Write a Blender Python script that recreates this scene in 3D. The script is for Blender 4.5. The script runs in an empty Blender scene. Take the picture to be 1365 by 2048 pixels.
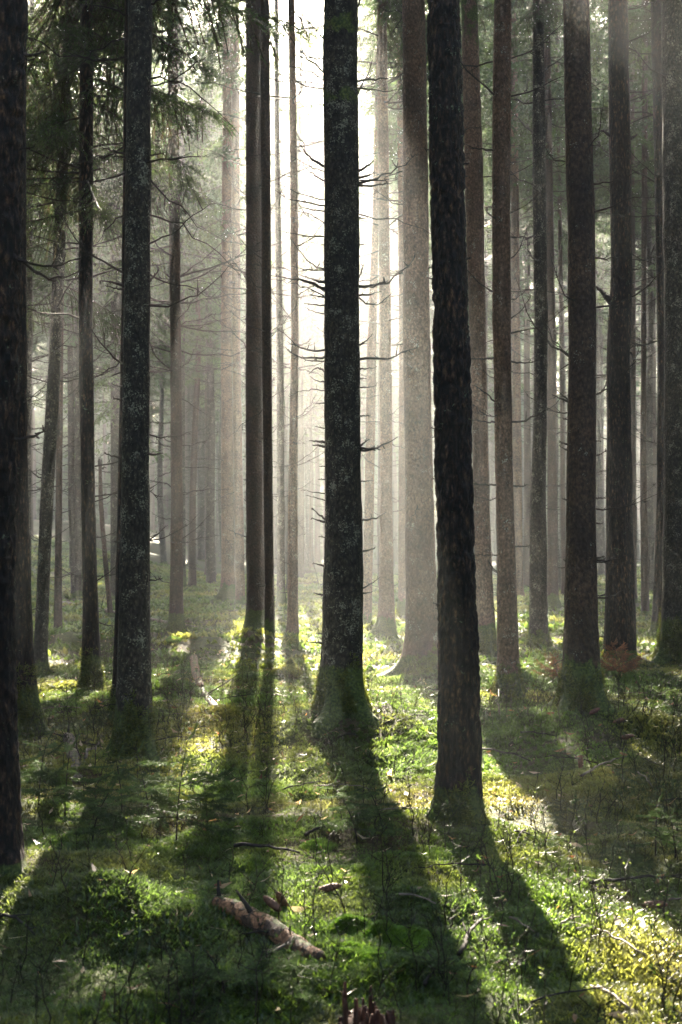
import bpy, math, random
import numpy as np

R = math.radians
sc = bpy.context.scene
col = sc.collection
rng = np.random.default_rng(7)
random.seed(7)

# ------------------------------------------------------------------ camera
F_PX, W_PX, H_PX, HORIZON = 2048 * 50 / 36, 1365, 2048, 1080
CAM_Z = 1.55
PITCH = math.atan((HORIZON - H_PX / 2) / F_PX)
cam_d = bpy.data.cameras.new('camera')
cam_d.sensor_fit = 'VERTICAL'; cam_d.sensor_height = 36; cam_d.lens = 50
cam_d.clip_start = 0.1; cam_d.clip_end = 1000
cam_d.dof.use_dof = True; cam_d.dof.focus_distance = 10.0; cam_d.dof.aperture_fstop = 5.0
cam = bpy.data.objects.new('camera', cam_d); col.objects.link(cam)
cam.location = (0, 0, CAM_Z); cam.rotation_euler = (R(90) + PITCH, 0, 0)
sc.camera = cam

# ------------------------------------------------------------------ sky, sun, exposure
SUN_EL, SUN_AZ = R(30), math.atan((528 - 682.5) / F_PX)       # azimuth from +Y towards +X
S = np.array([math.cos(SUN_EL) * math.sin(SUN_AZ), math.cos(SUN_EL) * math.cos(SUN_AZ), math.sin(SUN_EL)])
world = bpy.data.worlds.new('World'); sc.world = world; world.use_nodes = True
wt = world.node_tree
sky = wt.nodes.new('ShaderNodeTexSky'); sky.sky_type = 'NISHITA'; sky.sun_disc = False
sky.sun_elevation = SUN_EL; sky.sun_rotation = SUN_AZ
sky.air_density = 1.0; sky.dust_density = 3.0; sky.ozone_density = 1.0
wt.links.new(sky.outputs[0], wt.nodes['Background'].inputs[0])
wt.nodes['Background'].inputs[1].default_value = 0.05
sun_d = bpy.data.lights.new('sun', 'SUN'); sun_d.energy = 5.0; sun_d.angle = R(0.5); sun_d.color = (1.0, 0.885, 0.72)
sun = bpy.data.objects.new('sun', sun_d); col.objects.link(sun)
sun.rotation_euler = (math.pi / 2 - SUN_EL, 0, math.pi - SUN_AZ)
sun.location = (0, 0, 60)
vs = sc.view_settings
vs.view_transform = 'Standard'; vs.look = 'None'; vs.gamma = 1; vs.exposure = 4.45
cy = sc.cycles
cy.use_denoising = True; cy.use_adaptive_sampling = False
cy.max_bounces = 5; cy.diffuse_bounces = 2; cy.glossy_bounces = 2; cy.transmission_bounces = 3
cy.volume_bounces = 0; cy.transparent_max_bounces = 4
cy.sample_clamp_indirect = 4

HAZE_DENSITY = 0.0020

# ------------------------------------------------------------------ numeric helpers
def _hash(ix, iy, iz, seed):
    n = (ix * 374761393 + iy * 668265263 + iz * 2147483647 * 3 + seed * 974711) & 0xFFFFFFFF
    n = ((n ^ (n >> 13)) * 1274126177) & 0xFFFFFFFF
    n = ((n ^ (n >> 16)) * 2246822519) & 0xFFFFFFFF
    return ((n ^ (n >> 15)) & 0xFFFFFF) / float(0xFFFFFF)

def noise(p, seed=0):
    """value noise, p (...,3), result -1..1"""
    p = np.asarray(p, float)
    i = np.floor(p).astype(np.int64); f = p - i
    f = f * f * (3 - 2 * f)
    out = 0
    for dx in (0, 1):
        for dy in (0, 1):
            for dz in (0, 1):
                w = (f[..., 0] if dx else 1 - f[..., 0]) * (f[..., 1] if dy else 1 - f[..., 1]) * (f[..., 2] if dz else 1 - f[..., 2])
                out = out + w * _hash(i[..., 0] + dx, i[..., 1] + dy, i[..., 2] + dz, seed)
    return out * 2 - 1

def noise2(x, y, s, seed=0):
    x, y = np.broadcast_arrays(np.asarray(x, float), np.asarray(y, float))
    return noise(np.stack([x * s, y * s, np.full(x.shape, 0.37)], -1), seed)

def smooth(a, b, x):
    t = np.clip((np.asarray(x, float) - a) / (b - a), 0, 1)
    return t * t * (3 - 2 * t)

cP, sP = math.cos(PITCH), math.sin(PITCH)
def ray(px, py):
    u, v = (px - W_PX / 2) / F_PX, (H_PX / 2 - py) / F_PX
    return np.array([u, cP - v * sP, sP + v * cP])

def at_depth(px, py, Y):
    d = ray(px, py); t = Y / d[1]
    return np.array([d[0] * t, Y, CAM_Z + d[2] * t])

def to_px(P):
    P = np.asarray(P, float)
    y = P[..., 1]; z = P[..., 2] - CAM_Z
    fwd = y * cP + z * sP; up = -y * sP + z * cP
    fwd = np.where(fwd < 0.05, 0.05, fwd)
    return W_PX / 2 + P[..., 0] / fwd * F_PX, H_PX / 2 - up / fwd * F_PX

# ------------------------------------------------------------------ terrain
mounds = []          # (x, y, radius, height)
def terrain0(x, y):
    x = np.asarray(x, float); y = np.asarray(y, float)
    h = 0.075 * noise2(x, y, 0.55, 1) + 0.05 * noise2(x, y, 1.7, 2) + 0.10 * noise2(x, y, 0.16, 3) * smooth(9, 22, y)
    h = h + 2.6 * smooth(34, 75, y) * smooth(4, 16, -x)             # bank rising beyond the trees
    h = h + 0.5 * smooth(30, 70, y) * smooth(6, 18, x)
    return h

def terrain(x, y):
    h = terrain0(x, y)
    for mx, my, mr, mh in mounds:
        r2 = ((x - mx) ** 2 + (y - my) ** 2) / (mr * mr)
        h = h + mh * np.exp(-r2)
    fine = 0.046 * noise2(x, y, 4.2, 4) + 0.016 * noise2(x, y, 11, 5)
    return h + fine * smooth(40, 15, y)

def ground_hit(px, py, extra=0.0, fn=None):
    fn = fn or terrain0
    d = ray(px, py)
    t, step = 2.0, 0.05
    while t < 160:
        p = d * t
        if CAM_Z + p[2] <= float(fn(p[0], p[1])) + extra:
            lo, hi = t - step, t
            for _ in range(20):
                m = (lo + hi) / 2; p = d * m
                if CAM_Z + p[2] <= float(fn(p[0], p[1])) + extra: hi = m
                else: lo = m
            p = d * hi
            return np.array([p[0], p[1], CAM_Z + p[2]])
        step = 0.05 + t * 0.004
        t += step
    return np.array([d[0] * 90 / d[1], 90, 0])

def gp(px, py, lift=0.0):
    p = ground_hit(px, py, fn=terrain); p[2] += lift
    return p

# ------------------------------------------------------------------ where the canopy is open to the sun
LIT_PX = [(435, 1290), (405, 1345), (370, 1450), (310, 1540), (265, 1640), (250, 1760), (420, 1770), (450, 1640), (480, 1575), (560, 1680), (680, 1690), (880, 1690), (1000, 1800),
          (1140, 2080), (1420, 2110), (1390, 1930), (1275, 1770), (1125, 1660), (1050, 1570), (990, 1470), (1000, 1350),
          (1000, 1225), (1345, 1195), (1335, 1145), (900, 1180), (860, 1212), (440, 1212), (435, 1225)]
def flat(px, py):
    d = ray(px, py); t = CAM_Z / -d[2]
    return d[0] * t, d[1] * t
LIT = np.array([flat(*p) for p in LIT_PX])
BLOBS = [(*flat(x, y), r) for x, y, r in ((300, 1600, .4), (390, 1585, .35), (250, 1740, .35), (350, 1775, .5), (340, 1690, .42), (1310, 1700, .25), (600, 1800, .22),
                                          (830, 1840, .14), (240, 1850, .16), (120, 1880, .14), (420, 1960, .15), (740, 1900, .36), (930, 1800, .12), (160, 1380, .5), (75, 1330, .5), (520, 1860, .2), (1250, 1500, .25))]
def in_poly(x, y, poly):
    c = np.zeros(np.shape(x), bool)
    n = len(poly)
    for i in range(n):
        x1, y1 = poly[i]; x2, y2 = poly[(i + 1) % n]
        if y1 == y2: continue
        c ^= ((y1 > y) != (y2 > y)) & (x < (x2 - x1) * (y - y1) / (y2 - y1) + x1)
    return c

def lit(P):
    """True where the sun's ray through P comes down on open, sunny ground"""
    P = np.asarray(P, float)
    q = P[..., :2] - S[:2] * (P[..., 2:3] / S[2])
    x, y = q[..., 0], q[..., 1]
    jx = x + 0.18 * noise2(x, y, 1.1, 11) + .1 * noise2(x, y, 3.1, 12)
    c = in_poly(jx, y, LIT)
    for bx, by, br in BLOBS:
        c |= (jx - bx) ** 2 + (y - by) ** 2 / 3 < br * br
    c |= (noise2(x, y * .6, 2.0, 15) > .42) & (y > 3.2) & (y < 7) & (np.abs(x) < 1.7)
    c |= (noise2(x, y * .55, 0.55, 13) > np.where(y > 31, np.where(x > 2.5, -.15, np.where(x < -5, np.where(y > 48, .9, .4), .42)), np.where((x > 1.9) & (y > 21), .24, np.where((x > 1.9) & (y < 4), .2, .58)))) | ((noise2(x, y * .6, 1.3, 14) > np.where(y < 8, .30, .36)) & (x < -1.35))
    return c

# ------------------------------------------------------------------ mesh helpers
def mesh(name, V, Fa, mats, attrs=None, smooth_shade=True, mat_idx=None):
    V = np.asarray(V, np.float32); Fa = np.asarray(Fa, np.int32)
    m = bpy.data.meshes.new(name)
    k = Fa.shape[1]
    m.vertices.add(len(V)); m.vertices.foreach_set('co', V.ravel())
    m.loops.add(Fa.size); m.loops.foreach_set('vertex_index', Fa.ravel())
    m.polygons.add(len(Fa))
    m.polygons.foreach_set('loop_start', np.arange(0, Fa.size, k, dtype=np.int32))
    m.polygons.foreach_set('loop_total', np.full(len(Fa), k, np.int32))
    m.polygons.foreach_set('use_smooth', np.full(len(Fa), smooth_shade, bool))
    for mt in (mats if isinstance(mats, (list, tuple)) else [mats]): m.materials.append(mt)
    if mat_idx is not None: m.polygons.foreach_set('material_index', np.asarray(mat_idx, np.int32))
    for an, a in (attrs or {}).items():
        a = np.asarray(a, np.float32)
        if a.ndim == 1:
            at = m.attributes.new(an, 'FLOAT', 'POINT'); at.data.foreach_set('value', a)
        else:
            at = m.attributes.new(an, 'FLOAT_COLOR', 'POINT')
            at.data.foreach_set('color', np.concatenate([a, np.ones((len(a), 1), np.float32)], 1).ravel())
    m.update(calc_edges=True)
    return m

def obj(name, m, parent=None, loc=(0, 0, 0)):
    o = bpy.data.objects.new(name, m); col.objects.link(o); o.location = loc
    if parent is not None: o.parent = parent
    return o

def tag(o, label=None, cat=None, group=None, kind=None):
    if label: o['label'] = label
    if cat: o['category'] = cat
    if group: o['group'] = group
    if kind: o['kind'] = kind
    return o

class MB:
    def __init__(s): s.V = []; s.F = []; s.A = []; s.n = 0
    def add(s, V, Fa, a=0.0):
        V = np.asarray(V, np.float32)
        s.V.append(V); s.F.append(np.asarray(Fa, np.int32) + s.n); s.n += len(V)
        a = np.asarray(a, np.float32)
        if a.ndim == 0: a = np.full(len(V), float(a), np.float32)
        s.A.append(a)
    def get(s): return np.concatenate(s.V), np.concatenate(s.F), np.concatenate(s.A)

def tube(P, rad, sides=6, cap=True):
    P = np.asarray(P, float); rad = np.broadcast_to(np.asarray(rad, float), (len(P),))
    T = np.gradient(P, axis=0); T /= np.linalg.norm(T, axis=1, keepdims=True) + 1e-9
    ref = np.array([0, 0, 1.0]) if abs(T[0, 2]) < .9 else np.array([1.0, 0, 0])
    A = np.cross(T, ref); A /= np.linalg.norm(A, axis=1, keepdims=True) + 1e-9
    B = np.cross(T, A)
    th = np.linspace(0, 2 * np.pi, sides, endpoint=False)
    V = (P[:, None] + rad[:, None, None] * (np.cos(th)[None, :, None] * A[:, None] + np.sin(th)[None, :, None] * B[:, None])).reshape(-1, 3)
    Fa = []
    n = len(P)
    i = np.arange(n - 1)[:, None] * sides; j = np.arange(sides)[None]; j2 = (j + 1) % sides
    a, b, c, d = i + j, i + j2, i + sides + j2, i + sides + j
    Fa = np.concatenate([np.stack([a, b, c], -1).reshape(-1, 3), np.stack([a, c, d], -1).reshape(-1, 3)])
    if cap:
        caps = []
        for base, flip in ((0, True), ((n - 1) * sides, False)):
            for k in range(1, sides - 1):
                t = (base, base + k, base + k + 1)
                caps.append(t[::-1] if flip else t)
        Fa = np.concatenate([Fa, np.array(caps)])
    return V, Fa

def bez(p0, p1, p2, n=8):
    t = np.linspace(0, 1, n)[:, None]
    return (1 - t) ** 2 * p0 + 2 * t * (1 - t) * p1 + t * t * p2

# ------------------------------------------------------------------ materials
def new_mat(name):
    m = bpy.data.materials.new(name); m.use_nodes = True
    nt = m.node_tree; nt.nodes.clear()
    return m, nt, nt.nodes.new('ShaderNodeOutputMaterial')

def node(nt, t, **kw):
    n = nt.nodes.new(t)
    for k, v in kw.items():
        if isinstance(k, str) and k.startswith('i_'): n.inputs[k[2:].replace('_', ' ')].default_value = v
        else: setattr(n, k, v)
    return n

def ramp(nt, fac, stops):
    r = nt.nodes.new('ShaderNodeValToRGB')
    while len(r.color_ramp.elements) < len(stops): r.color_ramp.elements.new(0.5)
    for e, (p, c) in zip(r.color_ramp.elements, stops): e.position = p; e.color = (*c, 1)
    nt.links.new(fac, r.inputs[0]); return r.outputs[0]

def mix(nt, fac, a, b, blend='MIX'):
    n = nt.nodes.new('ShaderNodeMix'); n.data_type = 'RGBA'; n.blend_type = blend
    L = nt.links
    if isinstance(fac, (int, float)): n.inputs[0].default_value = fac
    else: L.new(fac, n.inputs[0])
    for v, k in ((a, 6), (b, 7)):
        if isinstance(v, tuple): n.inputs[k].default_value = (*v, 1)
        else: L.new(v, n.inputs[k])
    return n.outputs[2]

def bark_mat(name, dark, mid, pale, lichen, lichen_amt, scale_z, bump, rough=0.75, plates=30.0, pf=0.3):
    m, nt, out = new_mat(name); L = nt.links
    tc = node(nt, 'ShaderNodeTexCoord'); oi = node(nt, 'ShaderNodeObjectInfo')
    add = node(nt, 'ShaderNodeVectorMath', operation='ADD')
    L.new(tc.outputs['Object'], add.inputs[0])
    sc_ = node(nt, 'ShaderNodeVectorMath', operation='SCALE'); sc_.inputs['Scale'].default_value = 37.0
    L.new(oi.outputs['Random'], sc_.inputs[0]); L.new(sc_.outputs[0], add.inputs[1])
    mp = node(nt, 'ShaderNodeMapping'); mp.inputs['Scale'].default_value = (1, 1, scale_z)
    L.new(add.outputs[0], mp.inputs['Vector'])
    n1 = node(nt, 'ShaderNodeTexNoise', i_Scale=38.0, i_Detail=6.0, i_Roughness=0.75); L.new(mp.outputs[0], n1.inputs['Vector'])
    vo = node(nt, 'ShaderNodeTexVoronoi', i_Scale=34.0); L.new(mp.outputs[0], vo.inputs['Vector'])
    n2 = node(nt, 'ShaderNodeTexNoise', i_Scale=2.2, i_Detail=3.0); L.new(add.outputs[0], n2.inputs['Vector'])
    base = ramp(nt, n1.outputs[0], [(0.36, dark), (0.5, mid), (0.68, pale)])
    ve = node(nt, 'ShaderNodeTexVoronoi', i_Scale=plates, feature='DISTANCE_TO_EDGE'); L.new(mp.outputs[0], ve.inputs['Vector'])
    base = mix(nt, pf, base, ramp(nt, ve.outputs['Distance'], [(0.0, (.12, .12, .12)), (0.10, (.6, .6, .6)), (0.28, (1.5, 1.5, 1.5))]), 'MULTIPLY')
    big = ramp(nt, n2.outputs[0], [(0.35, (0.55, 0.55, 0.55)), (0.65, (1.15, 1.1, 1.0))])
    base = mix(nt, 1.0, base, big, 'MULTIPLY')
    n3 = node(nt, 'ShaderNodeTexNoise', i_Scale=75.0, i_Detail=3.0, i_Roughness=0.6); L.new(add.outputs[0], n3.inputs['Vector'])
    n4 = node(nt, 'ShaderNodeTexNoise', i_Scale=8.0, i_Detail=5.0, i_Roughness=0.65); L.new(add.outputs[0], n4.inputs['Vector'])
    sm = node(nt, 'ShaderNodeMath', operation='ADD'); L.new(n3.outputs[0], sm.inputs[0]); L.new(n4.outputs[0], sm.inputs[1])
    lf = ramp(nt, sm.outputs[0], [(0.0, (0, 0, 0)), (0.5, (0, 0, 0)), (0.53, (1, 1, 1))])
    mr = node(nt, 'ShaderNodeMapRange'); mr.inputs['From Min'].default_value = 1.02 + 0.25 * (1 - lichen_amt); mr.inputs['From Max'].default_value = 1.09 + 0.25 * (1 - lichen_amt)
    L.new(sm.outputs[0], mr.inputs['Value'])
    lm = node(nt, 'ShaderNodeMath', operation='MULTIPLY'); L.new(mr.outputs[0], lm.inputs[0]); lm.inputs[1].default_value = 0.8
    base = mix(nt, lm.outputs[0], base, lichen)
    at = node(nt, 'ShaderNodeAttribute', attribute_name='moss')
    n5 = node(nt, 'ShaderNodeTexNoise', i_Scale=7.0, i_Detail=6.0, i_Roughness=0.7); L.new(add.outputs[0], n5.inputs['Vector'])
    am = node(nt, 'ShaderNodeMath', operation='ADD'); L.new(at.outputs['Fac'], am.inputs[0]); L.new(n5.outputs[0], am.inputs[1])
    mf = node(nt, 'ShaderNodeMapRange'); mf.inputs['From Min'].default_value = 1.0; mf.inputs['From Max'].default_value = 1.07
    L.new(am.outputs[0], mf.inputs['Value'])
    n6 = node(nt, 'ShaderNodeTexNoise', i_Scale=60.0, i_Detail=2.0); L.new(add.outputs[0], n6.inputs['Vector'])
    mc = ramp(nt, n6.outputs[0], [(0.35, (0.02, 0.035, 0.006)), (0.6, (0.075, 0.10, 0.018)), (0.75, (0.13, 0.15, 0.03))])
    base = mix(nt, mf.outputs[0], base, mc)
    hs = node(nt, 'ShaderNodeMath', operation='ADD'); L.new(n1.outputs[0], hs.inputs[0]); L.new(vo.outputs['Distance'], hs.inputs[1])
    bp = node(nt, 'ShaderNodeBump', i_Strength=bump, i_Distance=0.02); L.new(hs.outputs[0], bp.inputs['Height'])
    p = node(nt, 'ShaderNodeBsdfPrincipled'); p.inputs['Roughness'].default_value = rough
    p.inputs['Specular IOR Level'].default_value = 0.3
    L.new(base, p.inputs['Base Color']); L.new(bp.outputs[0], p.inputs['Normal']); L.new(p.outputs[0], out.inputs[0])
    return m

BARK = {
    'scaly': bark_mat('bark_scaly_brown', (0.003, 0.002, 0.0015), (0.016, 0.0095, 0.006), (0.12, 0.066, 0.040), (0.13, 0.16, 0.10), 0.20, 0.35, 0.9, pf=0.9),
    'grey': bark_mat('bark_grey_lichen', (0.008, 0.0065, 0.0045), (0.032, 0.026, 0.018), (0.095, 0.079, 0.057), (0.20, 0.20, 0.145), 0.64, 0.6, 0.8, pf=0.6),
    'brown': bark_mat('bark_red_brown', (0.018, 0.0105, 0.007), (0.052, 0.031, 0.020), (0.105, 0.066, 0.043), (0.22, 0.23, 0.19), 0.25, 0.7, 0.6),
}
BARK['tan'] = bark_mat('bark_tan_sunbeam', (0.045, 0.026, 0.017), (0.135, 0.078, 0.050), (0.24, 0.150, 0.100), (0.30, 0.30, 0.24), 0.32, 0.7, 0.6)  # reddish bark, made lighter and redder for the sunbeam's pink glow
def simple_mat(name, stops, scale=20, rough=0.8, bump=0.3, stretch=(1, 1, 1)):
    m, nt, out = new_mat(name); L = nt.links
    tc = node(nt, 'ShaderNodeTexCoord'); mp = node(nt, 'ShaderNodeMapping'); mp.inputs['Scale'].default_value = stretch
    L.new(tc.outputs['Object'], mp.inputs['Vector'])
    n1 = node(nt, 'ShaderNodeTexNoise', i_Scale=float(scale), i_Detail=5.0, i_Roughness=0.65); L.new(mp.outputs[0], n1.inputs['Vector'])
    c = ramp(nt, n1.outputs[0], stops)
    bp = node(nt, 'ShaderNodeBump', i_Strength=bump, i_Distance=0.006); L.new(n1.outputs[0], bp.inputs['Height'])
    p = node(nt, 'ShaderNodeBsdfPrincipled'); p.inputs['Roughness'].default_value = rough; p.inputs['Specular IOR Level'].default_value = 0.3
    L.new(c, p.inputs['Base Color']); L.new(bp.outputs[0], p.inputs['Normal']); L.new(p.outputs[0], out.inputs[0])
    return m

M_TWIG = simple_mat('dead_twig_bark', [(0.3, (0.012, 0.009, 0.007)), (0.6, (0.035, 0.028, 0.023)), (0.8, (0.075, 0.068, 0.055))], 30, 0.9)
M_LOG_OLD = simple_mat('peeling_log_bark', [(0.3, (0.06, 0.028, 0.015)), (0.5, (0.22, 0.11, 0.06)), (0.62, (0.36, 0.22, 0.14)), (0.75, (0.10, 0.12, 0.03))], 9, 0.7, 0.8)
M_PALE = simple_mat('pale_dead_wood', [(0.3, (0.05, 0.038, 0.028)), (0.5, (0.14, 0.11, 0.08)), (0.7, (0.25, 0.21, 0.16))], 14, 0.7, 0.5)
M_ROT = simple_mat('rotten_red_wood', [(0.32, (0.008, 0.004, 0.0025)), (0.52, (0.045, 0.015, 0.007)), (0.75, (0.12, 0.05, 0.022))], 70, 0.85, 1.0, (1, 1, .12))
def log_mat(name, wood, dark, bark, moss_amt):
    m, nt, out = new_mat(name); L = nt.links
    tc = node(nt, 'ShaderNodeTexCoord'); ge = node(nt, 'ShaderNodeNewGeometry')
    a = node(nt, 'ShaderNodeTexNoise', i_Scale=38.0, i_Detail=6.0, i_Roughness=.75); L.new(tc.outputs['Object'], a.inputs['Vector'])
    b = node(nt, 'ShaderNodeTexNoise', i_Scale=11.0, i_Detail=5.0, i_Roughness=.7); L.new(tc.outputs['Object'], b.inputs['Vector'])
    v = node(nt, 'ShaderNodeTexVoronoi', i_Scale=26.0, feature='DISTANCE_TO_EDGE'); L.new(tc.outputs['Object'], v.inputs['Vector'])
    c = ramp(nt, a.outputs[0], [(.3, dark), (.55, wood), (.75, tuple(x * 1.5 for x in wood))])
    bk = ramp(nt, a.outputs[0], [(.35, tuple(x * .4 for x in bark)), (.65, bark)])
    f = ramp(nt, b.outputs[0], [(.49, (0, 0, 0)), (.53, (1, 1, 1))])
    c = mix(nt, f, c, bk)
    cr = ramp(nt, v.outputs['Distance'], [(.0, (.25, .25, .25)), (.08, (1, 1, 1))])
    c = mix(nt, .8, c, cr, 'MULTIPLY')
    sp = node(nt, 'ShaderNodeSeparateXYZ'); L.new(ge.outputs['Normal'], sp.inputs[0])
    md = node(nt, 'ShaderNodeMath', operation='ADD'); L.new(sp.outputs[2], md.inputs[0]); L.new(b.outputs[0], md.inputs[1])
    mr = node(nt, 'ShaderNodeMapRange'); mr.inputs['From Min'].default_value = 1.55 - moss_amt; mr.inputs['From Max'].default_value = 1.66 - moss_amt; L.new(md.outputs[0], mr.inputs['Value'])
    mc = ramp(nt, a.outputs[0], [(.35, (.03, .05, .008)), (.65, (.12, .14, .03))])
    c = mix(nt, mr.outputs[0], c, mc)
    ad = node(nt, 'ShaderNodeMath', operation='ADD'); L.new(a.outputs[0], ad.inputs[0]); L.new(f, ad.inputs[1])
    bp = node(nt, 'ShaderNodeBump', i_Strength=1.0, i_Distance=.012); L.new(ad.outputs[0], bp.inputs['Height'])
    p = node(nt, 'ShaderNodeBsdfPrincipled'); p.inputs['Roughness'].default_value = .7; p.inputs['Specular IOR Level'].default_value = .3
    L.new(c, p.inputs['Base Color']); L.new(bp.outputs[0], p.inputs['Normal']); L.new(p.outputs[0], out.inputs[0])
    return m
M_LOG = log_mat('peeling_log_bark', (.30, .15, .075), (.09, .04, .02), (.10, .06, .038), .1)
M_PLOG = log_mat('mottled_dead_wood', (.15, .115, .085), (.06, .04, .028), (.05, .038, .03), .05)
M_CONE = simple_mat('cone_scales', [(0.35, (0.05, 0.022, 0.012)), (0.6, (0.16, 0.08, 0.045)), (0.8, (0.26, 0.14, 0.08))], 60, 0.7, 0.5)

def leafy_mat(name, attr, trans, rough=0.5, spec=0.35, gain=1.0, tgain=(1.3, 1.35, .9)):
    """leaf colour straight from the plant's own tint attribute, part of the light passing through"""
    m, nt, out = new_mat(name); L = nt.links
    at = node(nt, 'ShaderNodeAttribute', attribute_name=attr)
    tc = node(nt, 'ShaderNodeTexCoord')
    n1 = node(nt, 'ShaderNodeTexNoise', i_Scale=11.0, i_Detail=3.0); L.new(tc.outputs['Object'], n1.inputs['Vector'])
    v = ramp(nt, n1.outputs[0], [(0.3, (0.65 * gain,) * 3), (0.7, (1.3 * gain,) * 3)])
    c = mix(nt, 1.0, at.outputs['Color'], v, 'MULTIPLY')
    p = node(nt, 'ShaderNodeBsdfPrincipled'); p.inputs['Roughness'].default_value = rough; p.inputs['Specular IOR Level'].default_value = spec
    L.new(c, p.inputs['Base Color'])
    t = node(nt, 'ShaderNodeBsdfTranslucent')
    tcg = mix(nt, 1.0, c, tgain, 'MULTIPLY'); L.new(tcg, t.inputs['Color'])
    ms = node(nt, 'ShaderNodeMixShader'); ms.inputs[0].default_value = trans
    L.new(p.outputs[0], ms.inputs[1]); L.new(t.outputs[0], ms.inputs[2]); L.new(ms.outputs[0], out.inputs[0])
    return m
M_NEEDLE = leafy_mat('spruce_needles', 'tint', 0.5, 0.5, 0.3)
M_MOSS = leafy_mat('feather_moss', 'tint', 0.6, 0.34, 0.6, 1.0, (1.9, 1.75, 1.3))

# ground: brown needle litter and moss showing between the shoots
m, nt, out = new_mat('forest_floor'); L = nt.links
tc = node(nt, 'ShaderNodeTexCoord')
n1 = node(nt, 'ShaderNodeTexNoise', i_Scale=0.9, i_Detail=5.0, i_Roughness=0.6); L.new(tc.outputs['Object'], n1.inputs['Vector'])
n2 = node(nt, 'ShaderNodeTexNoise', i_Scale=24.0, i_Detail=6.0, i_Roughness=0.7); L.new(tc.outputs['Object'], n2.inputs['Vector'])
ca = ramp(nt, n2.outputs[0], [(0.3, (0.012, 0.018, 0.005)), (0.55, (0.05, 0.065, 0.015)), (0.75, (0.10, 0.12, 0.03))])
cb = ramp(nt, n2.outputs[0], [(0.3, (0.016, 0.010, 0.006)), (0.55, (0.06, 0.038, 0.02)), (0.75, (0.13, 0.09, 0.05))])
fac = ramp(nt, n1.outputs[0], [(0.46, (0, 0, 0)), (0.62, (1, 1, 1))])
c = mix(nt, fac, ca, cb)
bp = node(nt, 'ShaderNodeBump', i_Strength=0.9, i_Distance=0.03); L.new(n2.outputs[0], bp.inputs['Height'])
p = node(nt, 'ShaderNodeBsdfPrincipled'); p.inputs['Roughness'].default_value = 0.85; p.inputs['Specular IOR Level'].default_value = 0.2
L.new(c, p.inputs['Base Color']); L.new(bp.outputs[0], p.inputs['Normal']); L.new(p.outputs[0], out.inputs[0])
M_GROUND = m

exec_marks = {}

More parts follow.
